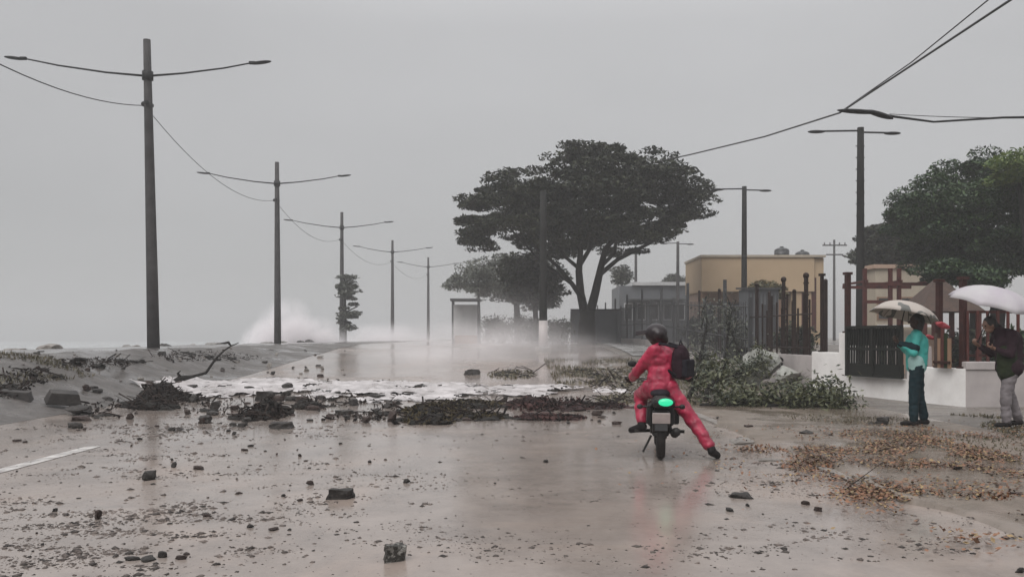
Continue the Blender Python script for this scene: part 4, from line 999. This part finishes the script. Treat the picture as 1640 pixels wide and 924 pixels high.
# planter block at left edge
kp = G(30, 640)
root = empty('retaining_kerb', kp, R(12), 'broken low stone edging of the bank at the left edge', 'kerb')
for i in range(3):
    q_ = Vector((-.9 + .8 * i, .12 * i, 0)); MB().box((q_.x, q_.y, .02 + .03 * (i % 2)), (.62, .38, .22), (.16 * (i - 1) + .06, .1, .3 * (i - 1) + .1), .75).build('edging_stone', M['stone'], root, bevel=.012)

# fallen branches (right, by the rider)
def fallen(px, py, L, ang0, tilt, label, nb=9, leafn=70, lm='leafF', up=0):
    p = G(px, py); root = empty('fallen_branch', p, 0, label, 'branch', 'fallen leafy branches beside the rider')
    d0 = Vector((math.cos(ang0), math.sin(ang0), math.tan(tilt))).normalized()
    pts = [d0 * (L * t) + Vector((rng.gauss(0, .05), rng.gauss(0, .05), .05 + .04 * rng.random())) * (1 if t else .3) for t in (0, .25, .5, .75, 1)]
    MB().tube(pts, [.06, .05, .04, .028, .014], 7).build('stem', M['bark'], root, True)
    C = []; mb = MB()
    for i in range(nb):
        t = rng.uniform(.2, 1); c = d0 * (L * t); v = Vector((rng.gauss(0, 1), rng.gauss(0, 1), abs(rng.gauss(0, .5 + up)) )).normalized() * rng.uniform(.25, .6)
        e_ = c + v; e_.z = max(.04, e_.z); mb.tube([c, (c + e_) / 2 + Vector((0, 0, .05)), e_], [.018, .012, .006], 5)
        for k in range(3):
            q = c.lerp(e_, .4 + .3 * k)
            C.append(np.array(q)[None] + nr.normal(0, .12, (leafn // 3, 3)))
    mb.build('twig', M['bark'], root)
    C = np.concatenate(C); C[:, 2] = np.maximum(C[:, 2], .02); leaves('foliage', C, .055, M[lm], root, .6, .42)
    return root
for a in ((1120, 652, 1.6, .3, .06, 'leafy fallen branch closest to the back of the rider'), (1165, 652, 1.8, .0, .05, 'dense green fallen branch below the pale boulders'),
          (1225, 654, 1.6, -.05, .03, 'low green fallen branch reaching toward the white wall'), (1282, 652, .8, .1, .03, 'flat end of the fallen branches at the foot of the white wall'),
          (1140, 622, 1.8, .5, .35, 'raised grey-green branch standing behind the rider'), (1180, 612, 1.6, 2.2, .4, 'upturned leafy branch left of the pale boulder')):
    fallen(*a, nb=16, leafn=80)
for a in ((1128, 645, 1.3, .9, .6, 'steep leafy branch leaning up behind the rider'), (1160, 640, 1.1, 1.9, .6, 'steep leafy branch leaning left of the large pale boulder'), (1105, 640, 1.2, 1.2, .6, 'short leafy branch half hidden by the backpack')):
    fallen(*a, nb=10, leafn=48)
for a in ((1125, 610, 2.2, 1.4, 1.25, 'tall thin upright broken branch just right of the backpack'), (1160, 605, 2.3, 1.0, 1.3, 'tall thin upright broken branch in front of the grey shed'), (1192, 600, 1.9, 2.0, 1.2, 'upright twiggy branch beside the dark lamp post')):
    fallen(*a, nb=12, leafn=26, lm='leafD', up=1)
p = G(1180, 600); root = empty('log', p + Vector((0, 0, .55)), 0, 'dark broken log lying across the pale boulders', 'log')
pts = [Vector((-.1, 0, .22)), Vector((.25, .05, .22)), Vector((.6, .0, .02)), Vector((.85, -.05, -.1))]
MB().tube(pts, [.07, .09, .085, .05], 8).build('trunk_piece', M['bark'], root, True)
MB().tube([pts[1], pts[1] + Vector((.25, 0, .1)), pts[1] + Vector((.6, .0, .06))], [.05, .035, .02], 6).build('stub', M['bark'], root, True)
p = G(1262, 615); root = empty('root_clump', p + Vector((0, 0, .3)), 0, 'dark gnarled root clump at the end of the pinkish wall', 'root clump')
mb = MB(); mb.ell((0, 0, .2), (.2, .16, .14)); 
for k in range(7):
    a = k * .9; mb.tube([(0, 0, .2), (math.cos(a) * .25, math.sin(a) * .2, .3 * math.sin(k * 2.1) + .15), (math.cos(a) * .42, math.sin(a) * .3, .2 * math.sin(k * 2.1) + .02)], [.05, .03, .012], 5)
mb.build('roots', M['bark'], root, True)

# ------------------------------------------------------------------ motorcycle
rc = G(1058, 736); TH = R(-8)
bike = empty('motorcycle', (rc.x, rc.y, rc.z + .006), TH, 'small black motorcycle with a green lit tail lamp', 'motorcycle')
def wheel(y, r=.285, w_=.052):
    wr = MB().torus((0, y, r), r - w_, w_, n=32, m=10).build('wheel', M['rubber'], bike, True)
    mb = MB().torus((0, y, r), r - 2 * w_ + .01, .016, n=28, m=6)
    for k in range(10):
        a = k * math.pi / 5; mb.tube([(0, y, r), (0, y + math.cos(a) * (r - .1), r + math.sin(a) * (r - .1))], .006, 4)
    mb.build('rim', M['chrome'], wr, True)
    MB().tube([(-.07, y, r), (.07, y, r)], .045, 12).build('hub', M['engine'], wr, True)
wheel(0); wheel(1.22)
mb = MB()      # frame spine and swing arm
mb.tube([(0, .2, .62), (0, .6, .66), (0, .95, .8)], .035, 8); mb.tube([(0, .95, .8), (0, .82, .4), (0, .6, .28)], .028, 8)
for s in (-1, 1): mb.tube([(s * .075, 0, .285), (s * .09, .42, .32)], .02, 6); mb.tube([(s * .09, .02, .3), (s * .1, .12, .64)], [.03, .026], 8); mb.tube([(s * .1, .12, .64), (s * .06, .4, .66)], .016, 6)
mb.build('frame', M['plastic'], bike, True)
mb = MB(); mb.ell((0, .58, .38), (.13, .2, .14)); mb.tube([(0, .66, .4), (0, .86, .46)], [.085, .075], 12); mb.box((.1, .55, .36), (.08, .22, .18)); mb.build('engine', M['engine'], bike, True)
mb = MB(); mb.prism([(-.085, .60), (.085, .60), (.105, .68), (.06, .745), (-.06, .745), (-.105, .68)], -.12, .45); mb.build('tail_cowl', M['plastic'], bike, bevel=.02)
for s in (-1, 1):
    mb = MB(); mb.prism([(s * .1, .36), (s * .165, .42), (s * .15, .63), (s * .09, .66)][::s], -.02, .42); mb.build('side_panel', M['plastic'], bike, bevel=.015)
    mb = MB(); mb.box((s * .2, .98, .55), (.12, .05, .5), (.25, 0, 0)); mb.build('leg_shield', M['plastic'], bike, bevel=.02)
MB().box((0, -.02, .44), (.2, .1, .28), (.25, 0, 0)).build('inner_guard', M['plastic'], bike, bevel=.03)
MB().ell((0, .72, .72), (.12, .22, .1)).build('fuel_tank', M['helmet'], bike, True)
MB().ell((0, .28, .755), (.125, .36, .055)).build('seat', M['black'], bike, True)
mb = MB(); a = [(-.055, .02), (.055, .02)]
pts = [(0, -.3, .36), (0, -.26, .46), (0, -.14, .57), (0, .05, .62)]
for i in range(3):
    p, q = Vector(pts[i]), Vector(pts[i + 1]); mb.add([p + Vector((-.07, 0, 0)), p + Vector((.07, 0, 0)), q + Vector((.07, 0, 0)), q + Vector((-.07, 0, 0)), p + Vector((-.07, .012, -.012)), p + Vector((.07, .012, -.012)), q + Vector((.07, .012, -.012)), q + Vector((-.07, .012, -.012))],
           [(0, 1, 2, 3), (7, 6, 5, 4), (0, 3, 7, 4), (1, 5, 6, 2), (0, 4, 5, 1), (3, 2, 6, 7)])
mb.build('rear_mudguard', M['plastic'], bike)
MB().box((0, -.29, .50), (.2, .012, .13), (.35, 0, 0)).build('number_plate', M['plate'], bike, bevel=.005)
tl = MB().ell((.03, -.17, .665), (.13, .06, .075)).build('tail_lamp', M['plastic'], bike, True)
MB().ell((.05, -.215, .675), (.085, .035, .045), nu=14).build('lens', M['green'], tl, True)
for s in (-1, 1):
    b = MB(); b.tube([(s * .1, -.12, .62), (s * .22, -.13, .62)], .012, 6); b.ell((s * .24, -.13, .62), (.035, .025, .03)); b.build('indicator', M['plastic'], bike, True)
mb = MB(); mb.tube([(.13, .75, .3), (.16, .5, .24), (.17, .25, .27), (.17, -.12, .33)], [.025, .03, .05, .055], 10); mb.build('exhaust', M['engine'], bike, True)
for s in (-1, 1):
    MB().tube([(s * .08, .52, .28), (s * .3, .52, .27)], .02, 8).build('footpeg', M['rubber'], bike, True)
mb = MB()
for s in (-1, 1): mb.tube([(s * .07, 1.22, .285), (s * .075, 1.02, .78)], .024, 8)
mb.box((0, 1.03, .78), (.2, .08, .05)); mb.build('fork', M['chrome'], bike, True)
mb = MB(); mb.torus((0, 1.22, .285), .3, .05, n=20, m=6); MB().box((0, 1.2, .59), (.1, .3, .02), (-.1, 0, 0)).build('front_mudguard', M['plastic'], bike)
MB().ell((0, 1.08, .8), (.1, .08, .1)).build('headlamp', M['plastic'], bike, True)
mb = MB().tube([(-.37, .82, .9), (-.2, .9, .9), (0, .97, .86), (.2, .9, .9), (.37, .82, .9)], .013, 8); hb = mb.build('handlebar', M['chrome'], bike, True)
for s in (-1, 1):
    MB().tube([(s * .28, .86, .9), (s * .42, .8, .9)], .022, 8).build('grip', M['rubber'], hb, True)
    m_ = MB(); m_.tube([(s * .27, .87, .9), (s * .3, .9, 1.06)], .007, 5); m_.ell((s * .33, .9, 1.08), (.06, .015, .04)); m_.build('mirror', M['plastic'], bike, True)
m_ = MB(); m_.tube([(-.1, .5, .22), (-.2, .42, .03)], .014, 6); m_.build('side_stand', M['engine'], bike)

# ------------------------------------------------------------------ people
def hand(mb, wrist, d, curl, s=1.0, side=1, up=(0, 0, 1)):
    """palm and five fingers curled towards 'curl', pointing along d"""
    d = Vector(d).normalized(); c = Vector(curl).normalized(); c = (c - d * c.dot(d)).normalized(); w_ = d.cross(c) * side; wr = Vector(wrist)
    mb.cap(wr, wr + d * .045 * s, .024 * s, .028 * s)
    mb.cap(wr + d * .04 * s - w_ * .018, wr + d * .085 * s - w_ * .028, .018 * s, .016 * s); mb.cap(wr + d * .04 * s + w_ * .018, wr + d * .085 * s + w_ * .028, .018 * s, .016 * s)
    for k, (o, L) in enumerate(((-.034, .068), (-.012, .078), (.011, .074), (.033, .058))):
        a = wr + d * .09 * s + w_ * o * s; b = a + (d * .8 + c * .5).normalized() * L * .45 * s; e_ = b + (d * .1 + c).normalized() * L * .4 * s; g = e_ + (c * .7 - d * .6).normalized() * L * .3 * s
        mb.cap(a, b, .0095 * s, .009 * s); mb.cap(b, e_, .009 * s, .008 * s); mb.cap(e_, g, .008 * s, .007 * s)
    a = wr + d * .03 * s - w_ * .03 * s; b = a + (d * .6 - w_ * .6 + c * .4).normalized() * .04 * s; e_ = b + (d * .4 + c).normalized() * .035 * s
    mb.cap(a, b, .013 * s, .011 * s); mb.cap(b, e_, .011 * s, .009 * s)
def head(mb, c, f, up=(0, 0, 1), s=1.0):
    f = Vector(f).normalized(); u = Vector(up); u = (u - f * u.dot(f)).normalized(); r = f.cross(u); c = Vector(c)
    rot = Matrix((r, f, u)).transposed().to_euler()
    mb.ell(c + u * .02 * s, (.076 * s, .095 * s, .10 * s), rot); mb.ell(c + f * .02 * s - u * .055 * s, (.056 * s, .07 * s, .06 * s), rot)
    mb.cap(c + f * .088 * s + u * .015 * s, c + f * .108 * s - u * .02 * s, .010 * s, .015 * s)      # nose
    mb.cap(c + f * .088 * s - u * .052 * s - r * .018 * s, c + f * .088 * s - u * .052 * s + r * .018 * s, .008 * s, .008 * s)  # lips
    mb.cap(c + f * .082 * s + u * .035 * s - r * .04 * s, c + f * .082 * s + u * .035 * s + r * .04 * s, .012 * s, .012 * s)   # brow
    for k in (-1, 1): mb.ell(c + r * k * .078 * s - u * .005, (.012 * s, .022 * s, .034 * s), rot)
    return rot, r, f, u
def eyes(root, c, r, f, u, s=1.0):
    for k in (-1, 1): MB().ell(Vector(c) + f * .086 * s + u * .014 * s + r * k * .032 * s, .012 * s, nu=10, nv=6).build('eye', M['eye'], root, True)

# --- rider (bike-local coordinates)
rr = empty('person', (rc.x, rc.y, rc.z + .006), TH, 'person in red rain suit astride the motorcycle, one leg stretched to the ground', 'person')
pel = Vector((.0, .30, .82)); che = Vector((.03, .40, 1.14)); nk = Vector((.0, .43, 1.32)); hd = Vector((-.04, .44, 1.43))
fa = R(60); fw = Vector((-math.sin(fa), math.cos(fa), 0)); lf = Vector((-math.cos(fa), -math.sin(fa), 0))
shl = che + lf * .18 + Vector((0, .02, .11)); shr = che - lf * .18 + Vector((0, .02, .11))
el_l = Vector((-.27, .44, 1.0)); wr_l = Vector((-.34, .74, .90)); el_r = Vector((.36, .60, 1.04)); wr_r = Vector((.35, .75, .92))
hl = Vector((-.1, .34, .80)); kl = Vector((-.23, .74, .70)); al = Vector((-.21, .52, .34)); tl_ = Vector((-.34, .62, .27))
hr_ = Vector((.1, .28, .80)); kr = Vector((.36, .20, .46)); ar = Vector((.585, .02, .115)); tr_ = Vector((.66, .17, .035))
b = MB()
b.cap(pel, che, .12, .12); b.cap(shl, shr, .055, .055); b.cap(che, nk, .09, .05); b.cap(nk, hd, .05, .05)
hdf = Vector((-.88, .47, -.1)); rot, r_, f_, u_ = head(b, hd, hdf)
for A_, B_, C_ in ((shl, el_l, wr_l), (shr, el_r, wr_r)): b.cap(A_, B_, .045, .036); b.cap(B_, C_, .036, .024)
hand(b, wr_l, Vector((-.02, .07, .0)) , (0, .3, -1), 1, 1); hand(b, wr_r, Vector((.02, .07, 0)), (0, .3, -1), 1, -1)
for A_, B_, C_, D_ in ((hl, kl, al, tl_), (hr_, kr, ar, tr_)): b.cap(A_, B_, .08, .052); b.cap(B_, C_, .052, .036); b.cap(C_, D_, .036, .028)
b.remesh('body', M['skinD'], rr, .009, 3); eyes(rr, hd, r_, f_, u_)
j = MB(); j.cap(pel + Vector((0, 0, -.02)), che, .165, .165); j.cap(che + lf * .07, che - lf * .07, .145, .145); j.cap(shl, shr, .085, .085); j.cap(che + Vector((0, 0, .08)), nk + Vector((0, 0, -.02)), .1, .07)
for A_, B_, C_ in ((shl, el_l, wr_l), (shr, el_r, wr_r)): j.cap(A_, B_, .082, .066); j.cap(B_, B_.lerp(C_, .9), .066, .05)
j.remesh('rain_jacket', M['suit'], rr, .013, 5, .014)
j = MB(); j.cap(hl, hr_, .125, .125)
for A_, B_, C_ in ((hl, kl, al), (hr_, kr, ar)): j.cap(A_, B_, .115, .084); j.cap(B_, B_.lerp(C_, .84), .084, .07)
j.remesh('rain_trousers', M['suit'], rr, .013, 5, .014)
for C_, D_, B_ in ((al, tl_, kl), (ar, tr_, kr)):
    k = MB(); k.cap(C_.lerp(B_, .18), C_, .052, .05); k.cap(C_ + Vector((0, 0, -.02)), D_, .052, .04); k.cap(C_ + Vector((0, 0, -.03)), C_ - (D_ - C_) * .2 + Vector((0, 0, -.03)), .042, .038); k.remesh('boot', M['shoe'], rr, .01, 3)
k = MB(); k.ell(hd + u_ * .035, (.125, .14, .118), rot, 18, 12); k.cap(hd + u_ * .01 - f_ * .06 - r_ * .05, hd - u_ * .05 - f_ * .06 + r_ * .05, .075, .07)
hel = k.remesh('helmet', M['helmet'], rr, .011, 4)
k = MB(); k.prism([(-.09, -.03), (.09, -.03), (.075, .022), (-.075, .022)], .08, .235); o = k.build('peak', M['helmet'], hel, bevel=.006); o.matrix_local = Matrix.Translation(hd + u_ * .06) @ Matrix((r_, f_, u_)).transposed().to_4x4()
# backpack
bk = empty('backpack', (rc.x, rc.y, rc.z + .006), TH, 'black backpack worn on the back of the red-suited rider', 'backpack')
bd = -fw; bc = che + bd * .245 + Vector((0, 0, -.02)); ba = math.atan2(bd.y, bd.x) + math.pi / 2
k = MB(); k.ell(bc, (.14, .10, .215), (0, 0, ba), 14, 10); k.box(bc + Vector((0, 0, -.04)), (.22, .135, .31), (0, 0, ba)); o = k.remesh('bag_body', M['maroon'], bk, .013, 6, .01)
k = MB(); k.box(bc + bd * .1 + Vector((0, 0, -.07)), (.2, .07, .2), (0, 0, ba)); k.remesh('front_pocket', M['black'], bk, .01, 5, .006)
for s, S_ in ((1, shl), (-1, shr)):
    t0 = bc + Vector((0, 0, .17)) + lf * s * .07; k = MB(); k.tube([t0, S_.lerp(che + Vector((0, 0, .11)), .35) + Vector((0, 0, .09)) + bd * .04, S_.lerp(che, .35) + fw * .14 + Vector((0, 0, -.02)), bc + lf * s * .12 + Vector((0, 0, -.16))], .018, 6); k.build('strap', M['black'], bk, True)
MB().tube([bc + Vector((0, 0, .2)) - lf * .04, bc + Vector((0, 0, .26)), bc + Vector((0, 0, .2)) + lf * .04], .009, 6).build('grab_loop', M['black'], bk, True)

def umbrella(apex, axis, rad, depth, cloth, label, handle_to, ribs=8):
    """axis: unit vector from handle to the tip"""
    ax = Vector(axis).normalized(); root = empty('umbrella', apex, 0, label, 'umbrella'); q = ax.to_track_quat('Z', 'Y').to_matrix()
    mb = MB(); NR, NS = 7, ribs * 6
    for i in range(NR + 1):
        t = i / NR
        for k in range(NS):
            a = 2 * math.pi * k / NS; fr = (k % 6) / 6; sc_ = math.sin(math.pi * fr)
            r = rad * math.sin(t * 1.2) / math.sin(1.2) * (1 - (.05 + .07 * t) * sc_); z = -depth * (1 - math.cos(t * 1.2)) / (1 - math.cos(1.2)) + .03 * sc_ * t * rad
            mb.v.append(tuple(q @ Vector((r * math.cos(a), r * math.sin(a), z))))
    for i in range(NR):
        for k in range(NS): k2 = (k + 1) % NS; mb.f.append((i * NS + k, (i + 1) * NS + k, (i + 1) * NS + k2, i * NS + k2))
    c = mb.build('canopy', cloth, root, True); sd_ = c.modifiers.new('s', 'SOLIDIFY'); sd_.thickness = .003
    for k in range(ribs):
        a = 2 * math.pi * k / ribs; pts = []
        for i in range(0, NR + 1):
            t = i / NR; pts.append(q @ Vector((rad * .99 * math.sin(t * 1.2) / math.sin(1.2) * math.cos(a), rad * .99 * math.sin(t * 1.2) / math.sin(1.2) * math.sin(a), -depth * (1 - math.cos(t * 1.2)) / (1 - math.cos(1.2)) - .008)))
        MB().tube(pts, .004, 4).build('rib', M['metal'], root)
    MB().tube([ax * .06, ax * -.02, Vector(handle_to) - Vector(apex)], [.004, .008, .008], 8).build('shaft', M['metal'], root, True)
    e_ = Vector(handle_to) - Vector(apex); MB().tube([e_ + ax * .05, e_ - ax * .1], .014, 8).build('handle', M['rubber'], root, True)
    return root

# --- teal person
ft = G(1468, 684); tx, ty, tz = ft.x, ft.y, ft.z + .03
tp = empty('person', (tx, ty, tz), 0, 'person in teal jacket and dark trousers standing under a patterned umbrella', 'person')
b = MB(); pel = Vector((.0, 0, .88)); che = Vector((.0, 0, 1.25)); nk = Vector((-.0, 0, 1.44)); hd = Vector((-.0, 0, 1.58)); fw = Vector((-.93, .37, -.0)).normalized(); lf = Vector((-fw.y, fw.x, 0))
shl = che + lf * .17 + Vector((0, 0, .12)); shr = che - lf * .17 + Vector((0, 0, .12))
ell = shl + Vector((-.08, -.05, -.27)); wl = shl + Vector((-.26, .02, -.12)); elr = shr + Vector((-.1, .05, -.26)); wrr = shr + Vector((-.27, .0, -.12))
hl = pel + lf * .09; kl = Vector((-.08, -.08, .48)); al = Vector((-.09, -.1, .09)); hr_ = pel - lf * .09; kr = Vector((.07, .08, .48)); ar = Vector((.16, .1, .09))
def pbody(b):
    b.cap(pel, che, .12, .125); b.cap(shl, shr, .05, .05); b.cap(che, nk, .08, .048); b.cap(nk, hd, .046, .046)
    for A_, B_, C_ in ((shl, ell, wl), (shr, elr, wrr)): b.cap(A_, B_, .044, .035); b.cap(B_, C_, .035, .023)
pbody(b); rot, r_, f_, u_ = head(b, hd, fw)
hand(b, wl, (wl - ell), (0, 0, 1), 1, 1); hand(b, wrr, (wrr - elr), (0, 0, 1), 1, -1)
for A_, B_, C_ in ((hl, kl, al), (hr_, kr, ar)): b.cap(A_, B_, .075, .05); b.cap(B_, C_, .05, .033); b.cap(C_ + Vector((0, 0, -.03)), C_ + fw * .15 + Vector((0, 0, -.06)), .032, .026)
b.remesh('body', M['skinD'], tp, .009, 3); eyes(tp, hd, r_, f_, u_)
j = MB(); j.cap(pel + Vector((0, 0, .03)), che, .15, .17); j.cap(shl, shr, .08, .08); j.cap(che, nk + Vector((0, 0, -.05)), .12, .08)
for A_, B_, C_ in ((shl, ell, wl), (shr, elr, wrr)): j.cap(A_, B_, .074, .058); j.cap(B_, B_.lerp(C_, .88), .056, .045)
jk = j.remesh('jacket', M['teal'], tp, .012, 5, .01)
k = MB(); k.cap(ell.lerp(shl, .3), ell.lerp(wl, .9), .078, .05); k.remesh('dark_sleeve', M['navy'], tp, .012, 4, .006)
k = MB(); k.cap(pel + lf * .05 + Vector((-.01, -.03, -.01)), pel + lf * .06 + Vector((-.03, -.03, .10)), .122, .112); k.remesh('pale_hem', M['tealpale'], tp, .012, 4, .005)
j = MB(); j.cap(hl, hr_, .12, .12)
for A_, B_, C_ in ((hl, kl, al), (hr_, kr, ar)): j.cap(A_, B_, .11, .08); j.cap(B_, B_.lerp(C_, .95), .08, .065)
j.remesh('trousers', M['navy'], tp, .012, 5, .012)
for C_ in (al, ar):
    k = MB(); k.cap(C_ - fw * .04 + Vector((0, 0, -.045)), C_ + fw * .16 + Vector((0, 0, -.055)), .042, .034); k.remesh('shoe', M['shoe'], tp, .01, 3)
k = MB(); k.ell(hd + u_ * .03 - f_ * .018, (.084, .094, .1), rot, 14, 10); k.cap(hd - f_ * .05, nk - f_ * .03, .07, .05); k.remesh('hair', M['hair'], tp, .011, 3, .006, 30)
hnd = Vector((tx, ty, tz)) + wl + Vector((-.03, .0, .09))
umbrella(P(1452, 483, ty - .05), (.22, .05, .95), .50, .23, M['umbpat'], 'beige umbrella with dark patches held above the teal person', hnd + Vector((0, 0, -.05)))

# --- bent person with the white umbrella
ft = G(1608, 686); tx, ty, tz = ft.x, ft.y, ft.z + .03
tp = empty('person', (tx, ty, tz), 0, 'person in dark jacket and grey trousers hunched forward under the white umbrella', 'person')
pel = Vector((.08, 0, .92)); che = Vector((.06, 0, 1.27)); nk = Vector((-.10, 0, 1.45)); hd = Vector((-.22, -.0, 1.52)); fw = Vector((-.95, -.1, -.3)).normalized(); lf = Vector((.1, -1, 0)).normalized()
shl = che + lf * .18 + Vector((-.05, 0, .1)); shr = che - lf * .18 + Vector((-.05, 0, .1))
ell = shl + Vector((-.05, -.06, -.29)); wl = shl + Vector((-.25, .02, -.2)); elr = shr + Vector((-.06, .05, -.28)); wrr = shr + Vector((-.27, 0, -.16))
hl = pel + lf * .09; kl = Vector((-.03, -.1, .48)); al = Vector((-.03, -.12, .09)); hr_ = pel - lf * .09; kr = Vector((.12, .08, .49)); ar = Vector((.28, .12, .10))
b = MB(); pbody(b); rot, r_, f_, u_ = head(b, hd, fw)
hand(b, wl, (wl - ell), (0, 0, 1), 1, 1); hand(b, wrr, (wrr - elr), (0, 0, 1), 1, -1)
for A_, B_, C_ in ((hl, kl, al), (hr_, kr, ar)): b.cap(A_, B_, .075, .05); b.cap(B_, C_, .05, .033); b.cap(C_ + Vector((0, 0, -.03)), C_ + Vector((-.14, 0, -.06)), .032, .026)
b.remesh('body', M['skinM'], tp, .009, 3); eyes(tp, hd, r_, f_, u_)
j = MB(); j.cap(pel + Vector((0, 0, -.06)), che, .175, .205); j.cap(hl + Vector((0, 0, -.03)), hr_ + Vector((0, 0, -.03)), .15, .15); j.cap(shl, shr, .085, .085); j.cap(che + Vector((-.02, 0, .04)), nk, .17, .085)
for A_, B_, C_ in ((shl, ell, wl), (shr, elr, wrr)): j.cap(A_, B_, .078, .06); j.cap(B_, B_.lerp(C_, .86), .058, .045)
j.remesh('jacket', M['maroon'], tp, .012, 5, .012)
k = MB(); k.cap(pel + Vector((-.06, -.06, -.1)), pel + Vector((-.06, -.06, .22)), .145, .15); k.remesh('olive_panel', M['olive'], tp, .012, 4, .01)
j = MB(); j.cap(hl, hr_, .12, .12)
for A_, B_, C_ in ((hl, kl, al), (hr_, kr, ar)): j.cap(A_, B_, .11, .082); j.cap(B_, B_.lerp(C_, .95), .082, .068)
j.remesh('trousers', M['greytr'], tp, .012, 5, .012)
for C_ in (al, ar):
    k = MB(); k.cap(C_ + Vector((.04, 0, -.045)), C_ + Vector((-.15, 0, -.055)), .042, .034); k.remesh('shoe', M['shoe'], tp, .01, 3)
k = MB(); k.ell(hd + u_ * .035 - f_ * .02, (.092, .1, .1), rot, 14, 10); k.cap(hd - f_ * .06, nk + Vector((.02, 0, .02)), .065, .05); k.remesh('hair', M['hair'], tp, .011, 3, .006, 30)
hnd = Vector((tx, ty, tz)) + wrr + Vector((-.03, 0, .08))
umbrella(P(1600, 460, ty + .1), (.2, -.2, .94), .68, .30, M['umbwhite'], 'large plain white umbrella at the right edge of the picture', hnd + Vector((0, 0, -.05)))
# red cloths between the posts
for px, py, lb, mt in ((1510, 521, 'red cloth hanging between the red-brown posts', 'redcloth'), (1490, 540, 'small pinkish red cloth behind the shoulder of teal person', 'redcloth')):
    p = P(px, py, Bp.y + dirn.y * on_wall(px) + .12); k = MB(); s = .15 if px > 1500 else .1
    k.ell((0, 0, 0), (s * 1.1, .04, s * .45), (0, .35, 0))
    o = k.remesh('cloth', M[mt], None, .012, 3, .012, 14); o.location = p; tag(o, lb, 'cloth')

# ------------------------------------------------------------------ spray and haze
def puff(label, c, r, dens, nz=1.5):
    o = MB().ell((0, 0, 0), 1, nu=24, nv=16).build('sea_spray', vol('spray_' + str(len(bpy.data.materials)), dens, noisy=nz), None, True)
    o.location = c; o.scale = r; return tag(o, label, kind='stuff')
for px_, zc, rr_, lb in ((462, .8, (3.0, 2.4, 4.0), 'tallest white burst of wave spray directly behind the second lamp post'), (425, .6, (2.2, 2.0, 2.4), 'low white spray at the left foot of the tall burst'), (510, .6, (2.8, 2.2, 2.7), 'sloping white spray between the tall burst and the leafy post')):
    q = P(px_, 520, 64); puff(lb, (q.x, 64, zc), rr_, 1.3, 2.6)
q = P(610, 545, 80); puff('lower bank of wave spray between the third and fourth lamp posts', (q.x, 80, .6), (6.5, 3.0, 2.6), .6)
puff('low pale spray drifting over the road behind the foam', (-1.4, 33, 1.0), (6.2, 7, 1.5), .085, 1.8)
puff('mist hanging in front of the grey shelter', (-1.0, 44, 1.8), (6, 5, 2.8), .03, 1.6)
mb = MB().box((60, 295, 8.2), (1240, 720, 22.6))
tag(mb.build('haze', vol('haze_air', .0026, (.60, .60, .605)), None), 'thin grey storm haze', kind='stuff')
